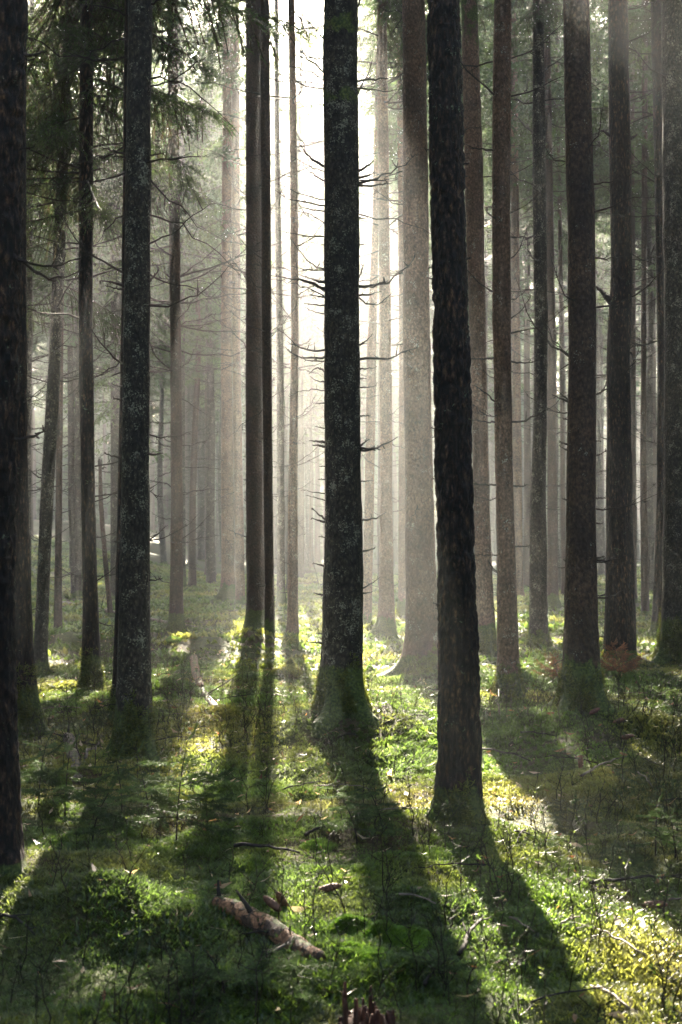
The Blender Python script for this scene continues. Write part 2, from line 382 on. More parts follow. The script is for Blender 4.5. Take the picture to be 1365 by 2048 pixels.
# ------------------------------------------------------------------ tree list, measured on the photograph
# label, base pixel, [(y, x, width) pixels], bark, options
SPRUCES = [
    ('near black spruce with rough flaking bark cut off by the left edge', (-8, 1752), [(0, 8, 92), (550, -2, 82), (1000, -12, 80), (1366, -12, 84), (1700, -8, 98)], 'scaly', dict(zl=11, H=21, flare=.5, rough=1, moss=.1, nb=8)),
    ('dark spruce with a thickly mossed foot just behind the near black left edge trunk', (42, 1468), [(0, 34, 38), (683, 30, 46), (1000, 31, 50), (1300, 38, 56), (1440, 42, 70)], 'scaly', dict(zl=10, H=21, flare=.6, moss=.75, nb=14)),
    ('pale thin straight spruce rising behind the leftmost dark trunks', (57, 1255), [(0, 64, 11), (683, 58, 13), (1000, 57, 12), (1250, 56, 14)], 'grey', dict(zl=8, H=18, flare=.4, moss=.2, nb=26)),
    ('slender leaning spruce whose trunk tilts right as it rises, green boughs above', (80, 1347), [(0, 139, 16), (420, 122, 24), (683, 112, 24), (1000, 94, 26), (1200, 86, 25), (1340, 80, 27)], 'grey', dict(zl=4.6, H=15, flare=.3, moss=.25, nb=18, live=1.7)),
    ('thin brown spruce crossing behind the leaning slender trunk', (116, 1267), [(0, 126, 11), (683, 121, 13), (1000, 118, 13), (1260, 116, 16)], 'brown', dict(zl=6.5, H=17, flare=.3, moss=.2, nb=22, live=1.4)),
    ('slim black spruce with a bend near its mossy foot, right of the leaning one', (183, 1372), [(0, 174, 26), (420, 172, 28), (683, 172, 28), (1000, 177, 28), (1200, 181, 30), (1340, 184, 37)], 'scaly', dict(zl=4.9, H=16, flare=.35, moss=.5, nb=22, live=1.7)),
    ('grey thin spruce far behind, bowed to the right near its foot', (150, 1197), [(0, 133, 10), (683, 141, 12), (1000, 143, 13), (1190, 150, 14)], 'grey', dict(zl=7, H=20, flare=.3, moss=.2, nb=22, live=1.8)),
    ('straight grey spruce half hidden behind the slim black bent trunk', (158, 1199), [(0, 160, 11), (683, 157, 13), (1190, 157, 15)], 'grey', dict(zl=7, H=20, flare=.3, moss=.3, nb=22, live=1.8)),
    ('mid grey spruce between the slim black bent trunk and the big lichen spotted trunk', (232, 1197), [(0, 228, 19), (420, 231, 20), (683, 233, 22), (1190, 234, 26)], 'grey', dict(zl=4.6, H=21, flare=.3, moss=.25, nb=24, live=2.2)),
    ('large black spruce spotted with pale lichen, standing alone left of the sunlit moss', (270, 1512), [(0, 281, 48), (340, 277, 50), (683, 273, 53), (1000, 272, 56), (1300, 269, 66), (1480, 269, 72)], 'grey', dict(zl=8.5, H=19, flare=.35, moss=.55, nb=26)),
    ('dark trunk almost hidden behind the large lichen spotted black spruce', (243, 1418), [(0, 262, 24), (683, 256, 27), (1410, 243, 34)], 'scaly', dict(zl=7, H=18, flare=.4, moss=.3, nb=6)),
    ('middle sized dark brown spruce with a mossy foot and sticks of dead branches', (353, 1268), [(0, 345, 22), (340, 348, 22), (683, 352, 22), (1000, 354, 24), (1230, 353, 27)], 'brown', dict(zl=4.8, H=18, flare=.55, moss=.5, nb=26, live=2.0)),
    ('grey trunk with a mossy root, just behind the brown mossy footed spruce', (364, 1178), [(0, 362, 13), (1170, 364, 16)], 'grey', dict(zl=7, H=20, flare=.9, moss=.6, nb=14, live=1.8)),
    ('bluish grey spruce far back, left one of a close misty pair', (385, 1132), [(0, 378, 15), (1125, 385, 18)], 'grey', dict(zl=8, H=22, flare=.3, moss=.2, nb=20, live=1.6)),
    ('bluish grey spruce far back, right one of a close misty pair', (403, 1122), [(0, 401, 13), (1115, 403, 16)], 'grey', dict(zl=8, H=22, flare=.3, moss=.2, nb=20, live=1.6)),
    ('brownish slim spruce left of the two sunlit misty trunks, no moss on its foot', (421, 1152), [(0, 411, 14), (683, 417, 15), (1145, 421, 20)], 'brown', dict(zl=8, H=21, flare=.3, moss=.1, nb=22, live=1.8)),
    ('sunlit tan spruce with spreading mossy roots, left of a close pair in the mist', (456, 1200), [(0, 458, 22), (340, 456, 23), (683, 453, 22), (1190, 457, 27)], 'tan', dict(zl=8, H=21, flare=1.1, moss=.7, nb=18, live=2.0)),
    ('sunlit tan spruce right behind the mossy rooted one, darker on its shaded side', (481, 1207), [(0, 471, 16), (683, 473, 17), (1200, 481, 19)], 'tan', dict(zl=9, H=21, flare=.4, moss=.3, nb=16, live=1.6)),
    ('straight dark brown spruce that throws the long green shadow over the sunlit moss', (514, 1254), [(0, 507, 31), (340, 508, 32), (683, 509, 33), (1000, 510, 35), (1200, 514, 41)], 'brown', dict(zl=8.5, H=20, flare=.5, moss=.5, nb=18, live=1.1)),
    ('narrow dark spruce pressed against the right side of the straight shadow casting trunk', (540, 1280), [(0, 530, 18), (683, 534, 20), (1000, 537, 18), (1260, 541, 19)], 'brown', dict(zl=8.5, H=18, flare=.5, moss=.4, nb=14, live=.9)),
    ('pale sunlit thin spruce with a moss green foot, right of the dark double trunk', (563, 1222), [(0, 553, 9), (340, 555, 11), (683, 560, 14), (1210, 563, 17)], 'grey', dict(zl=10, H=20, flare=1.0, moss=.7, nb=20)),
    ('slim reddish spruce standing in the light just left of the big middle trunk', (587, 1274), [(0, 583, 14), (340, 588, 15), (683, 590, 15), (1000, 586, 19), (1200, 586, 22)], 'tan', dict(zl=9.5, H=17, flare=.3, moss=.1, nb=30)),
    ('big dark middle spruce speckled with lichen, ringed by many short broken branches', (688, 1436), [(0, 681, 70), (340, 683, 70), (683, 684, 72), (1000, 687, 74), (1200, 687, 80), (1380, 683, 86)], 'grey', dict(zl=9, H=20, flare=.45, moss=.55, nb=0, mound=(.55, .16), hero=1)),
    ('slightly tilted thin olive trunk seen just right of the big middle spruce', (735, 1246), [(0, 762, 12), (500, 750, 14), (683, 744, 19), (1000, 739, 19), (1230, 734, 20)], 'tan', dict(zl=9, H=19, flare=.2, moss=.3, nb=14)),
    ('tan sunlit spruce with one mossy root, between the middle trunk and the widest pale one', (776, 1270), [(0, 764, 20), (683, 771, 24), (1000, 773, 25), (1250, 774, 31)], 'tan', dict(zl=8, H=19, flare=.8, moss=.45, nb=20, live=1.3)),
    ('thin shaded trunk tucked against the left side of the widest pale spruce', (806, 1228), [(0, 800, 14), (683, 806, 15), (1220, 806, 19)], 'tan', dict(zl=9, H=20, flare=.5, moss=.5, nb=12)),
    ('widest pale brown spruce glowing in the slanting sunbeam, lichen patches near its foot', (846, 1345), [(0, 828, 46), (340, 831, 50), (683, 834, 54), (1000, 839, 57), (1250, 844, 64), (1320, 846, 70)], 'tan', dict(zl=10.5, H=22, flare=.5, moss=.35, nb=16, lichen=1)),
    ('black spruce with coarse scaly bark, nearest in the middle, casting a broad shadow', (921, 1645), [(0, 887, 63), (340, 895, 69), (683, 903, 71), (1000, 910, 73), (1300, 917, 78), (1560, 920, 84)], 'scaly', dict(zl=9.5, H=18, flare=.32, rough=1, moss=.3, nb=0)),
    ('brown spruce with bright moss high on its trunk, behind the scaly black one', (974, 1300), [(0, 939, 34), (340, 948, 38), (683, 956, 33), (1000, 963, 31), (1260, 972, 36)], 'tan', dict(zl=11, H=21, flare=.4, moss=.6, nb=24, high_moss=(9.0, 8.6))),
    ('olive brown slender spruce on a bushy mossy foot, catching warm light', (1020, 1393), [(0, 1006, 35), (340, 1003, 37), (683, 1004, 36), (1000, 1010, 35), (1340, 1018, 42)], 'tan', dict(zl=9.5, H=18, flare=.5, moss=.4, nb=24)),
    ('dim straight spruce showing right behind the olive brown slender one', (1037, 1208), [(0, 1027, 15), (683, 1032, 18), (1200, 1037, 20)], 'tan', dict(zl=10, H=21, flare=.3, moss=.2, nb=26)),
    ('grey green spruce with a knobbly swollen lower trunk and a curved mossy root', (1079, 1294), [(0, 1077, 22), (340, 1079, 27), (683, 1083, 27), (900, 1080, 28), (1000, 1076, 33), (1270, 1078, 38)], 'grey', dict(zl=9, H=20, flare=.3, moss=.35, nb=24)),
    ('reddish grey spruce with a mossy foot, just right of the knobbly trunk', (1106, 1220), [(0, 1093, 14), (683, 1103, 17), (1200, 1106, 22)], 'brown', dict(zl=9, H=21, flare=.7, moss=.5, nb=26)),
    ('very thin distant spruce left of the dark trunk on the mossy mound', (1128, 1192), [(0, 1113, 7), (683, 1124, 9), (1180, 1128, 10)], 'brown', dict(zl=10, H=19, flare=.2, moss=.1, nb=26)),
    ('tall dark brown spruce standing on a wide mossy mound', (1165, 1424), [(0, 1152, 52), (340, 1161, 54), (683, 1165, 55), (1000, 1162, 58), (1300, 1162, 66), (1400, 1164, 78)], 'brown', dict(zl=7.3, H=20, flare=.45, moss=.6, nb=34, mound=(.85, .26), live=.8)),
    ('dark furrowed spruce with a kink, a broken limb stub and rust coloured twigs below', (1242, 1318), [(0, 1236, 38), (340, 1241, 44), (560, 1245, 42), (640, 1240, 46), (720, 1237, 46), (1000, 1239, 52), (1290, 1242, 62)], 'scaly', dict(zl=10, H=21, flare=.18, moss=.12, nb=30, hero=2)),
    ('dim spruce partly hidden behind the dark furrowed kinked trunk', (1266, 1203), [(0, 1262, 13), (1195, 1267, 15)], 'brown', dict(zl=10, H=21, flare=.3, moss=.2, nb=24)),
    ('thin crooked spruce thick with twig stubs, between two broader dark trunks', (1290, 1228), [(0, 1291, 11), (683, 1288, 11), (940, 1287, 13), (1220, 1291, 17)], 'brown', dict(zl=9, H=18, flare=.2, moss=.1, nb=34)),
    ('hazy grey brown spruce right of the thin crooked one', (1306, 1168), [(0, 1302, 15), (683, 1304, 18), (1160, 1306, 19)], 'brown', dict(zl=9, H=21, flare=.3, moss=.1, nb=26)),
    ('narrow black spruce pressed against the lichen grey trunk at the right edge', (1316, 1266), [(0, 1313, 22), (340, 1318, 18), (683, 1323, 16), (1000, 1323, 18), (1250, 1317, 24)], 'scaly', dict(zl=10, H=18, flare=.3, moss=.3, nb=22)),
    ('broad grey green lichened spruce cut by the right edge, moss thick on its foot', (1364, 1318), [(0, 1360, 74), (340, 1362, 72), (683, 1363, 66), (1000, 1362, 66), (1250, 1363, 78)], 'grey', dict(zl=10, H=22, flare=.6, moss=.9, nb=24, mound=(.7, .12))),
]
bases = []
for lab, bp_, pts, bk, o in SPRUCES:
    mnd = o.get('mound', (.45, .07))
    b = ground_hit(bp_[0], bp_[1], mnd[1] * .8)
    bases.append(b)
    mounds.append((b[0], b[1] + .05, mnd[0], mnd[1]))
mounds += [(*flat(238, 1862), .26, .13), (*flat(360, 1900), .2, .05), (*flat(570, 1350), .25, .05), (*flat(600, 1480), .4, .10), (*flat(1280, 1900), .35, .06),
           (*flat(1050, 1790), .3, .05), (*flat(140, 1300), .7, .2), (*flat(400, 1300), .6, .1), (*flat(340, 1395), .35, .12), (*flat(820, 1480), .4, .12),
           (*flat(1330, 1560), .5, .10), (*flat(620, 1230), 1.0, .2), (*flat(1060, 1215), 1.2, .25), (*flat(500, 1290), .4, .15)]

# ------------------------------------------------------------------ ground sheet
def spaced(edges):
    out = []
    for a, b, s in edges: out.append(np.arange(a, b, s))
    return np.concatenate(out)
gy = spaced([(-60, -8, 4), (-8, 2, .6), (2, 4, .15), (4, 10, .045), (10, 16, .08), (16, 26, .16), (26, 50, .5), (50, 90, 1.5), (90, 165, 5)])
gx = spaced([(-80, -30, 5), (-30, -12, 1.2), (-12, -6, .4), (-6, -2.6, .12), (-2.6, 2.6, .045), (2.6, 6, .12), (6, 12, .4), (12, 30, 1.2), (30, 81, 5)])
GX, GY = np.meshgrid(gx, gy)
GZ = terrain(GX, GY)
nx, ny = len(gx), len(gy)
idx = np.arange(nx * ny).reshape(ny, nx)
gF = np.stack([idx[:-1, :-1], idx[:-1, 1:], idx[1:, 1:], idx[1:, :-1]], -1).reshape(-1, 4)
tag(obj('ground', mesh('ground', np.stack([GX, GY, GZ], -1).reshape(-1, 3), gF, M_GROUND)), kind='structure')

# ------------------------------------------------------------------ bough and branch shapes
def axis_curve(t, sag, tip):
    return np.stack([t, np.zeros_like(t), -sag * t ** 1.4 + tip * t ** 3], -1)

def bough(seed, twigs, per, nl, nw, hang):
    """a spruce bough of unit length along +X: woody axis, hanging side twigs, needles as slim blades; attr 1 = needle, 0 = wood"""
    r = np.random.default_rng(seed)
    mb = MB()
    sag, tip = r.uniform(.25, .5), r.uniform(.05, .25)
    t = np.linspace(0, 1, 6)
    if per > 3:
        V, Fa = tube(axis_curve(t, sag, tip), np.linspace(.011, .003, 6), 3, False); mb.add(V, Fa, 0)
    else:
        A = axis_curve(t, sag, tip); w = np.array([0, .008, 0])
        V = np.concatenate([A - w, A + w]); n = 6
        mb.add(V, [(i, i + 1, n + i) for i in range(5)] + [(i + 1, n + i + 1, n + i) for i in range(5)], 0)
    for k in range(twigs):
        s = .12 + .88 * (k + r.uniform(0, 1)) / twigs
        p0 = axis_curve(np.array([s]), sag, tip)[0]
        side = 1 if k % 2 else -1
        ln = (.34 * (1 - .55 * s) + .04) * r.uniform(.6, 1.2)
        d = np.array([r.uniform(.3, .9), side * r.uniform(.35, 1.0), -hang * r.uniform(.3, 1.3)])
        if s > .93: d = np.array([1, side * .15, -.2])
        d /= np.linalg.norm(d)
        bend = np.array([0, 0, -hang * .35 * ln])
        q = np.linspace(0, 1, 4)[:, None]
        C = p0 + d * ln * q + bend * q * q
        wv = np.cross(d, [0, 0, 1.0]); wv /= np.linalg.norm(wv) + 1e-6; wv *= .0035
        if per > 12:
            V = np.concatenate([C - wv, C + wv])
            mb.add(V, [(i, i + 1, 4 + i) for i in range(3)] + [(i + 1, 4 + i + 1, 4 + i) for i in range(3)], 0)
        elif per > 4: mb.add(np.stack([C[0] - wv, C[0] + wv, C[3]]), [(0, 1, 2)], 0)
        u = r.uniform(.03, 1, per)[:, None]
        B = p0 + d * ln * u + bend * u * u
        nd = r.normal(size=(per, 3)) * .75 + d * .8 + np.array([0, 0, -.15])
        nd /= np.linalg.norm(nd, axis=1, keepdims=True)
        pv = np.cross(nd, r.normal(size=(per, 3))); pv /= np.linalg.norm(pv, axis=1, keepdims=True) + 1e-6
        l = nl * r.uniform(.6, 1.2, per)[:, None]; w = nw * r.uniform(.7, 1.2, per)[:, None]
        V = np.stack([B - pv * w, B + pv * w, B + nd * l], 1).reshape(-1, 3)
        mb.add(V, np.arange(per * 3).reshape(-1, 3), r.uniform(.6, 1.0))
    return mb.get()

HI = [bough(100 + i, 56, 20, .040, .0045, .8) for i in range(5)]
MID = [bough(200 + i, 26, 9, .085, .014, .8) for i in range(4)]
LOW = [bough(300 + i, 14, 4, .23, .065, .6) for i in range(3)]

def dead_branch(seed, fine=True):
    """unit dead branch along +X with a few broken side twigs"""
    r = np.random.default_rng(seed)
    mb = MB()
    a, b = r.uniform(-.25, .35), r.uniform(-.15, .55)
    yw = r.uniform(-.25, .25)
    t = np.linspace(0, 1, 8)
    f = lambda t: np.stack([t, yw * t * t, -a * t + b * t ** 2.2], -1)
    P = f(t); P[1:] += r.normal(0, .017, (7, 3))
    V, Fa = tube(P, (.013 if fine else .0095) * (1 - .8 * t), 5 if fine else 3); mb.add(V, Fa)
    for k in range(r.integers(6, 13)):
        s = r.uniform(.15, .95); p0 = f(np.array([s]))[0]
        ln = r.uniform(.05, .30) * (1.1 - s)
        d = np.array([r.uniform(.2, 1), r.choice([-1, 1]) * r.uniform(.3, 1), r.uniform(-.7, .7)]); d /= np.linalg.norm(d)
        p2 = p0 + d * ln + np.array([.2 * ln, 0, .25 * ln])
        V, Fa = tube(bez(p0, p0 + d * ln * .6, p2, 4), [.006, .005, .0035, .002], 4 if fine else 3); mb.add(V, Fa)
    return mb.get()
DEAD_F = [dead_branch(400 + i) for i in range(12)]
DEAD_C = [dead_branch(500 + i, False) for i in range(8)]
def stub(seed):
    r = np.random.default_rng(seed); mb = MB()
    P = bez(np.zeros(3), np.array([.5, 0, r.uniform(-.1, .2)]), np.array([1, r.uniform(-.2, .2), r.uniform(-.3, .5)]), 5)
    V, Fa = tube(P, np.array([.085, .07, .055, .05, .03]) * r.uniform(.7, 1.2), 5); mb.add(V, Fa)
    for k in range(r.integers(0, 3)):
        p0 = P[r.integers(2, 5)]; d = r.normal(size=3) * .25 + np.array([.15, 0, .1])
        V, Fa = tube(np.stack([p0, p0 + d * .6, p0 + d]), [.03, .025, .012], 4); mb.add(V, Fa)
    return mb.get()
STUB = [stub(600 + i) for i in range(6)]
DEAD_M = [mesh('branch', V, Fa, M_TWIG) for V, Fa, _ in DEAD_F]
STUB_M = [mesh('branch', V, Fa, M_TWIG) for V, Fa, _ in STUB]

def rot_zy(az, pit):
    """matrices: pitch up by pit, then turn to azimuth az"""
    ca, sa, cp, sp = np.cos(az), np.sin(az), np.cos(pit), np.sin(pit)
    M = np.zeros((len(az), 3, 3))
    M[:, 0, 0] = ca * cp; M[:, 0, 1] = -sa; M[:, 0, 2] = -ca * sp
    M[:, 1, 0] = sa * cp; M[:, 1, 1] = ca; M[:, 1, 2] = -sa * sp
    M[:, 2, 0] = sp; M[:, 2, 2] = cp
    return M

def place(tmpl, org, az, pit, scl):
    V, Fa, A = tmpl
    M = rot_zy(az, pit) * scl[:, None, None]
    W = np.einsum('kij,nj->kni', M, V) + org[:, None]
    k, n = len(org), len(V)
    FF = (Fa[None] + (np.arange(k) * n)[:, None, None]).reshape(-1, 3)
    return W.reshape(-1, 3), FF, np.tile(A, k)

WOOD = np.array([.035, .028, .022])
GREENS = np.array([[.045, .075, .028], [.060, .095, .032], [.075, .110, .040], [.052, .088, .046]])

def build_crown(root, base, axis, zl, H, live, seed, near, extra=None):
    """any dead branches in extra, plus needled boughs from height zl up, left out where the canopy stands open to the sun"""
    r = np.random.default_rng(seed)
    org, az, pit, ln = [], [], [], []
    z = zl; a0 = r.uniform(0, 6.28)
    while z < H - .3:
        f = (z - zl) / (H - zl)
        nwh = int(r.integers(4, 7)) if f > .15 else int(r.integers(2, 5))
        for k in range(nwh):
            a = a0 + k * 6.283 / nwh + r.normal(0, .35)
            L_ = live * (.55 + 1.9 * f if f < .25 else 1.03 * (1 - ((f - .25) / .75) ** 1.3) + .12) * r.uniform(.75, 1.2)
            org.append([*axis(z)[:2], z + r.normal(0, .08)]); az.append(a); pit.append(r.normal(-.12 + .5 * f, .14)); ln.append(L_)
        a0 += 2.4; z += r.uniform(.28, .5) * (1.15 if z < zl + 5 else 1)
    org, az, pit, ln = map(np.array, (org, az, pit, ln))
    M = rot_zy(az, pit)
    ok = np.ones(len(org), bool)
    for t in (.25, .6, 1.0):
        P = org + np.einsum('kij,j->ki', M, np.array([t, 0, -.3 * t])) * ln[:, None]
        ok &= ~lit(P + base)
    ok |= r.uniform(size=len(org)) < np.where((base[1] > 60) & (abs(base[0]) < 7), np.where(base[1] > 84, .95, np.where(base[1] > 74, .6, .3)), np.where(base[1] > 24, .11, .02))
    mid = org + base + np.einsum('kij,j->ki', M, np.array([.6, 0, -.2])) * ln[:, None]
    px, py = to_px(mid)
    inframe = (py > -220) & (px > -260) & (px < W_PX + 260) & (mid[:, 1] > 2)
    lv = np.where(inframe & (mid[:, 1] < 62), np.where(mid[:, 1] < near, 0, 1), 2)
    mb = MB(); tint = []
    for level, tm in enumerate((HI, MID, LOW)):
        for ti in range(len(tm)):
            sel = ok & (lv == level) & (np.arange(len(org)) % len(tm) == ti)
            if not sel.any(): continue
            V, Fa, A = place(tm[ti], org[sel], az[sel], pit[sel], ln[sel])
            g = GREENS[r.integers(0, 4, sel.sum())] * r.uniform(.8, 1.2, (sel.sum(), 1))
            g = np.repeat(g, len(tm[ti][0]), 0)
            mb.add(V, Fa); tint.append(np.where(A[:, None] > 0, g * A[:, None], WOOD))
    if extra is not None: mb.add(*extra); tint.append(np.tile(WOOD, (len(extra[0]), 1)))
    if not mb.V: return
    V, Fa, _ = mb.get()
    obj('crown', mesh('crown', V, Fa, M_NEEDLE, {'tint': np.concatenate(tint)}), root)

def trunk_shape(base, pts, H, opt, seg, dz, zvis):
    d = base[1]
    C = np.array([[*at_depth(x, y, d)[[0, 2]], w / 2 / F_PX * d] for y, x, w in pts])
    C = C[np.argsort(C[:, 1])]
    X, Z, RR = C[:, 0] - base[0], C[:, 1] - base[2], C[:, 2]
    return make_axis(X, Z, RR, H)

def make_axis(X, Z, RR, H):
    X, Z, RR = list(X), list(Z), list(RR)
    if Z[0] > -.2: X.insert(0, X[0]); Z.insert(0, -.4); RR.insert(0, RR[0])
    top, rt = Z[-1], RR[-1]
    sl = np.clip((X[-1] - X[-2]) / max(Z[-1] - Z[-2], .1), -.02, .02)
    for f in (.25, .5, .75, 1.0):
        z = top + (H - top) * f
        X.append(X[-1] + sl * (z - Z[-1])); Z.append(z); RR.append(max(rt * (1 - f) ** .85, .012))
    zs = np.linspace(Z[0], H, 400)
    xs, rs = np.interp(zs, Z, X), np.interp(zs, Z, RR)
    k = np.hanning(25); k /= k.sum()
    pad = lambda a: np.convolve(np.concatenate([np.full(12, a[0]), a, np.full(12, a[-1])]), k, 'valid')
    xs, rs = pad(xs), pad(rs)
    ax = lambda z: (np.interp(z, zs, xs), 0.0 * z, z)
    rad = lambda z: np.interp(z, zs, rs)
    return ax, rad

def build_trunk(root, ax, rad, H, opt, bark, seg, zs, seed):
    r = np.random.default_rng(seed)
    th = np.linspace(0, 2 * np.pi, seg, endpoint=False)
    ct, st = np.cos(th)[None], np.sin(th)[None]
    zz = zs[:, None]
    x0 = ax(zs)[0][:, None]; r0 = rad(zs)[:, None]
    k = r.integers(3, 6); ph = r.uniform(0, 6.28, 3)
    lob = .5 + .5 * np.cos(k * th + ph[0])[None] ; lob = lob ** 1.5 + .35 * np.cos(2 * th + ph[1])[None]
    zp = np.clip(zz, -.05, None)
    fl = opt.get('flare', .3)
    rr = r0 * (1 + fl * np.exp(-zp / .17) * (.35 + .9 * lob) + .05 * fl * lob * np.exp(-zp / .7) + .8 * min(fl, .6) * np.clip(lob, 0, 2) ** 2 * np.exp(-zp / .075))
    p = np.stack(np.broadcast_arrays(ct * r0 * 9 + seed, st * r0 * 9, zz * 2.2), -1)
    rr = rr * (1 + .05 * noise(p, 21))
    p2 = np.stack(np.broadcast_arrays(ct * r0 * 42, st * r0 * 42 + seed, zz * 11), -1)
    if opt.get('rough'):
        n = noise(p2 * np.array([1.1, 1.1, 3.2]), 22); n2 = noise(p2 * np.array([2.6, 2.6, 7]), 23)
        rr = rr + .0075 * np.sign(n) * np.abs(n) ** .5 + .004 * n2
    else:
        rr = rr + .0045 * noise(p2, 22) * np.minimum(1, r0 / .12)
    V = np.stack(np.broadcast_arrays(x0 + ct * rr, st * rr, zz), -1).reshape(-1, 3)
    n = len(zs)
    i = np.arange(n - 1)[:, None] * seg; j = np.arange(seg)[None]; j2 = (j + 1) % seg
    Q = np.stack([i + j, i + j2, i + seg + j2, i + seg + j], -1).reshape(-1, 4)
    mo = opt.get('moss', .2)
    moss = np.maximum(.95 * (1 - smooth(.05, .25 + .8 * mo, np.broadcast_to(zz, rr.shape))) * min(1, mo * 1.6 + .2), .95 * (1 - smooth(.03, .12, np.broadcast_to(zz, rr.shape))))
    if 'high_moss' in opt:
        moss = np.maximum(moss, .62 * smooth(opt['high_moss'][1] - 2.2, opt['high_moss'][0] - .6, np.broadcast_to(zz, rr.shape)))
    for zk in opt.get('moss_rings', ()):
        moss = np.maximum(moss, .55 * np.exp(-((np.broadcast_to(zz, rr.shape) - zk) / .18) ** 2))
    return obj('trunk', mesh('trunk', V, Q, BARK[bark], {'moss': moss.ravel()}), root)

def branch_between(root, P, r0, seed, nt=3):
    """one modelled dead branch along polyline P (local coordinates)"""
    r = np.random.default_rng(seed); mb = MB()
    n = len(P); t = np.linspace(0, 1, n)
    ln = np.linalg.norm(P[-1] - P[0])
    P = P + np.concatenate([np.zeros((1, 3)), r.normal(0, .016 * ln, (n - 1, 3))])
    V, Fa = tube(P, r0 * (1 - .72 * t), 6); mb.add(V, Fa)
    for k in range(nt):
        i = r.integers(2, n); p0 = P[min(i, n - 1)]
        d = (P[-1] - P[0]) / ln * .5 + r.normal(0, .6, 3); d /= np.linalg.norm(d)
        l = r.uniform(.03, .16) * ln + .01
        V, Fa = tube(np.stack([p0, p0 + d * l * .6, p0 + d * l + np.array([0, 0, l * .2])]), [r0 * .45, r0 * .35, r0 * .2], 4); mb.add(V, Fa)
    V, Fa, _ = mb.get()
    return obj('branch', mesh('branch', V, Fa, M_TWIG), root)

def scatter_branches(root, base, ax, rad, n, zmax, seed, individual, lmax=1.3):
    r = np.random.default_rng(seed)
    z = np.sort(r.uniform(.5, max(zmax, 2), n))
    if individual: z = np.round(z / .38) * .38 + r.normal(0, .03, n)      # whorls
    f = z / max(zmax, 2)
    az = r.uniform(0, 6.283, n)
    side = r.uniform(size=n) < .6
    az = np.where(side, np.where(r.uniform(size=n) < .5, 0, np.pi) + r.normal(0, .5, n), az)
    L_ = np.where(r.uniform(size=n) < .3 - .2 * f, r.uniform(.04, .14, n), (.15 + lmax * f ** .9) * r.uniform(.4, 1.15, n))
    pit = r.normal(.0, .22, n)
    rr = rad(z) * .85
    org = np.stack([ax(z)[0] + np.cos(az) * rr, np.sin(az) * rr, z], -1)
    if individual:
        for k in range(n):
            st = L_[k] < .16
            me = STUB_M[r.integers(0, len(STUB_M))] if st else DEAD_M[r.integers(0, len(DEAD_M))]
            o = obj('branch', me, root, org[k])
            o.rotation_euler = (r.normal(0, .3), -pit[k], az[k]); s = L_[k]
            th = s if st else s ** .6 * .9
            o.scale = (s, max(th, s * .6) if not st else s, max(th, s * .6) if not st else s)
        return
    mb = MB()
    for ti in range(len(DEAD_C)):
        s = np.arange(n) % len(DEAD_C) == ti
        if s.any():
            V, Fa, A = place(DEAD_C[ti], org[s], az[s], pit[s], np.maximum(L_[s], .12)); mb.add(V, Fa)
    V, Fa, _ = mb.get()
    return V, Fa

def rings(H, d, fine):
    zt = CAM_Z + HORIZON / F_PX * d + .6            # height of the frame's upper edge there
    zt = min(zt, H - 1)
    return np.concatenate([np.linspace(-.3, .5, 22 if d < 30 else 8, endpoint=False), np.arange(.5, zt, fine), np.linspace(zt, H, 14)])

TREES = {}; COLLARS = []
for i, ((lab, bp_, pts, bk, opt), b) in enumerate(zip(SPRUCES, bases)):
    b = b.copy(); b[2] = float(terrain(b[0], b[1])) - .02
    root = bpy.data.objects.new('spruce_tree', None); col.objects.link(root); root.location = b
    tag(root, lab, 'tree')
    d = b[1]; H = opt['H']
    seg = 88 if opt.get('rough') else (40 if d < 14 else 28 if d < 26 else 14)
    fine = .014 if opt.get('rough') else (.035 if d < 14 else .07 if d < 26 else .25)
    ax, rad = trunk_shape(b, pts, H, opt, seg, fine, 0)
    if opt.get('hero') == 1: opt['moss_rings'] = (5.3, 4.75)
    build_trunk(root, ax, rad, H, opt, bk, seg, rings(H, d, fine), 30 + i)
    build_crown(root, b, ax, opt['zl'], H, opt.get('live', 1.5), 900 + i, 27)
    if opt['nb']: scatter_branches(root, b, ax, rad, opt['nb'] if d < 22 else int(opt['nb'] * 2.2), opt['zl'] + 1.5, 1200 + i, True, 1.3 if d < 22 else 1.7)
    TREES[i] = (root, b, ax, rad)
    COLLARS.append((root, b, ax, rad, opt)) if d < 21 and opt.get('moss', 0) >= .3 else None

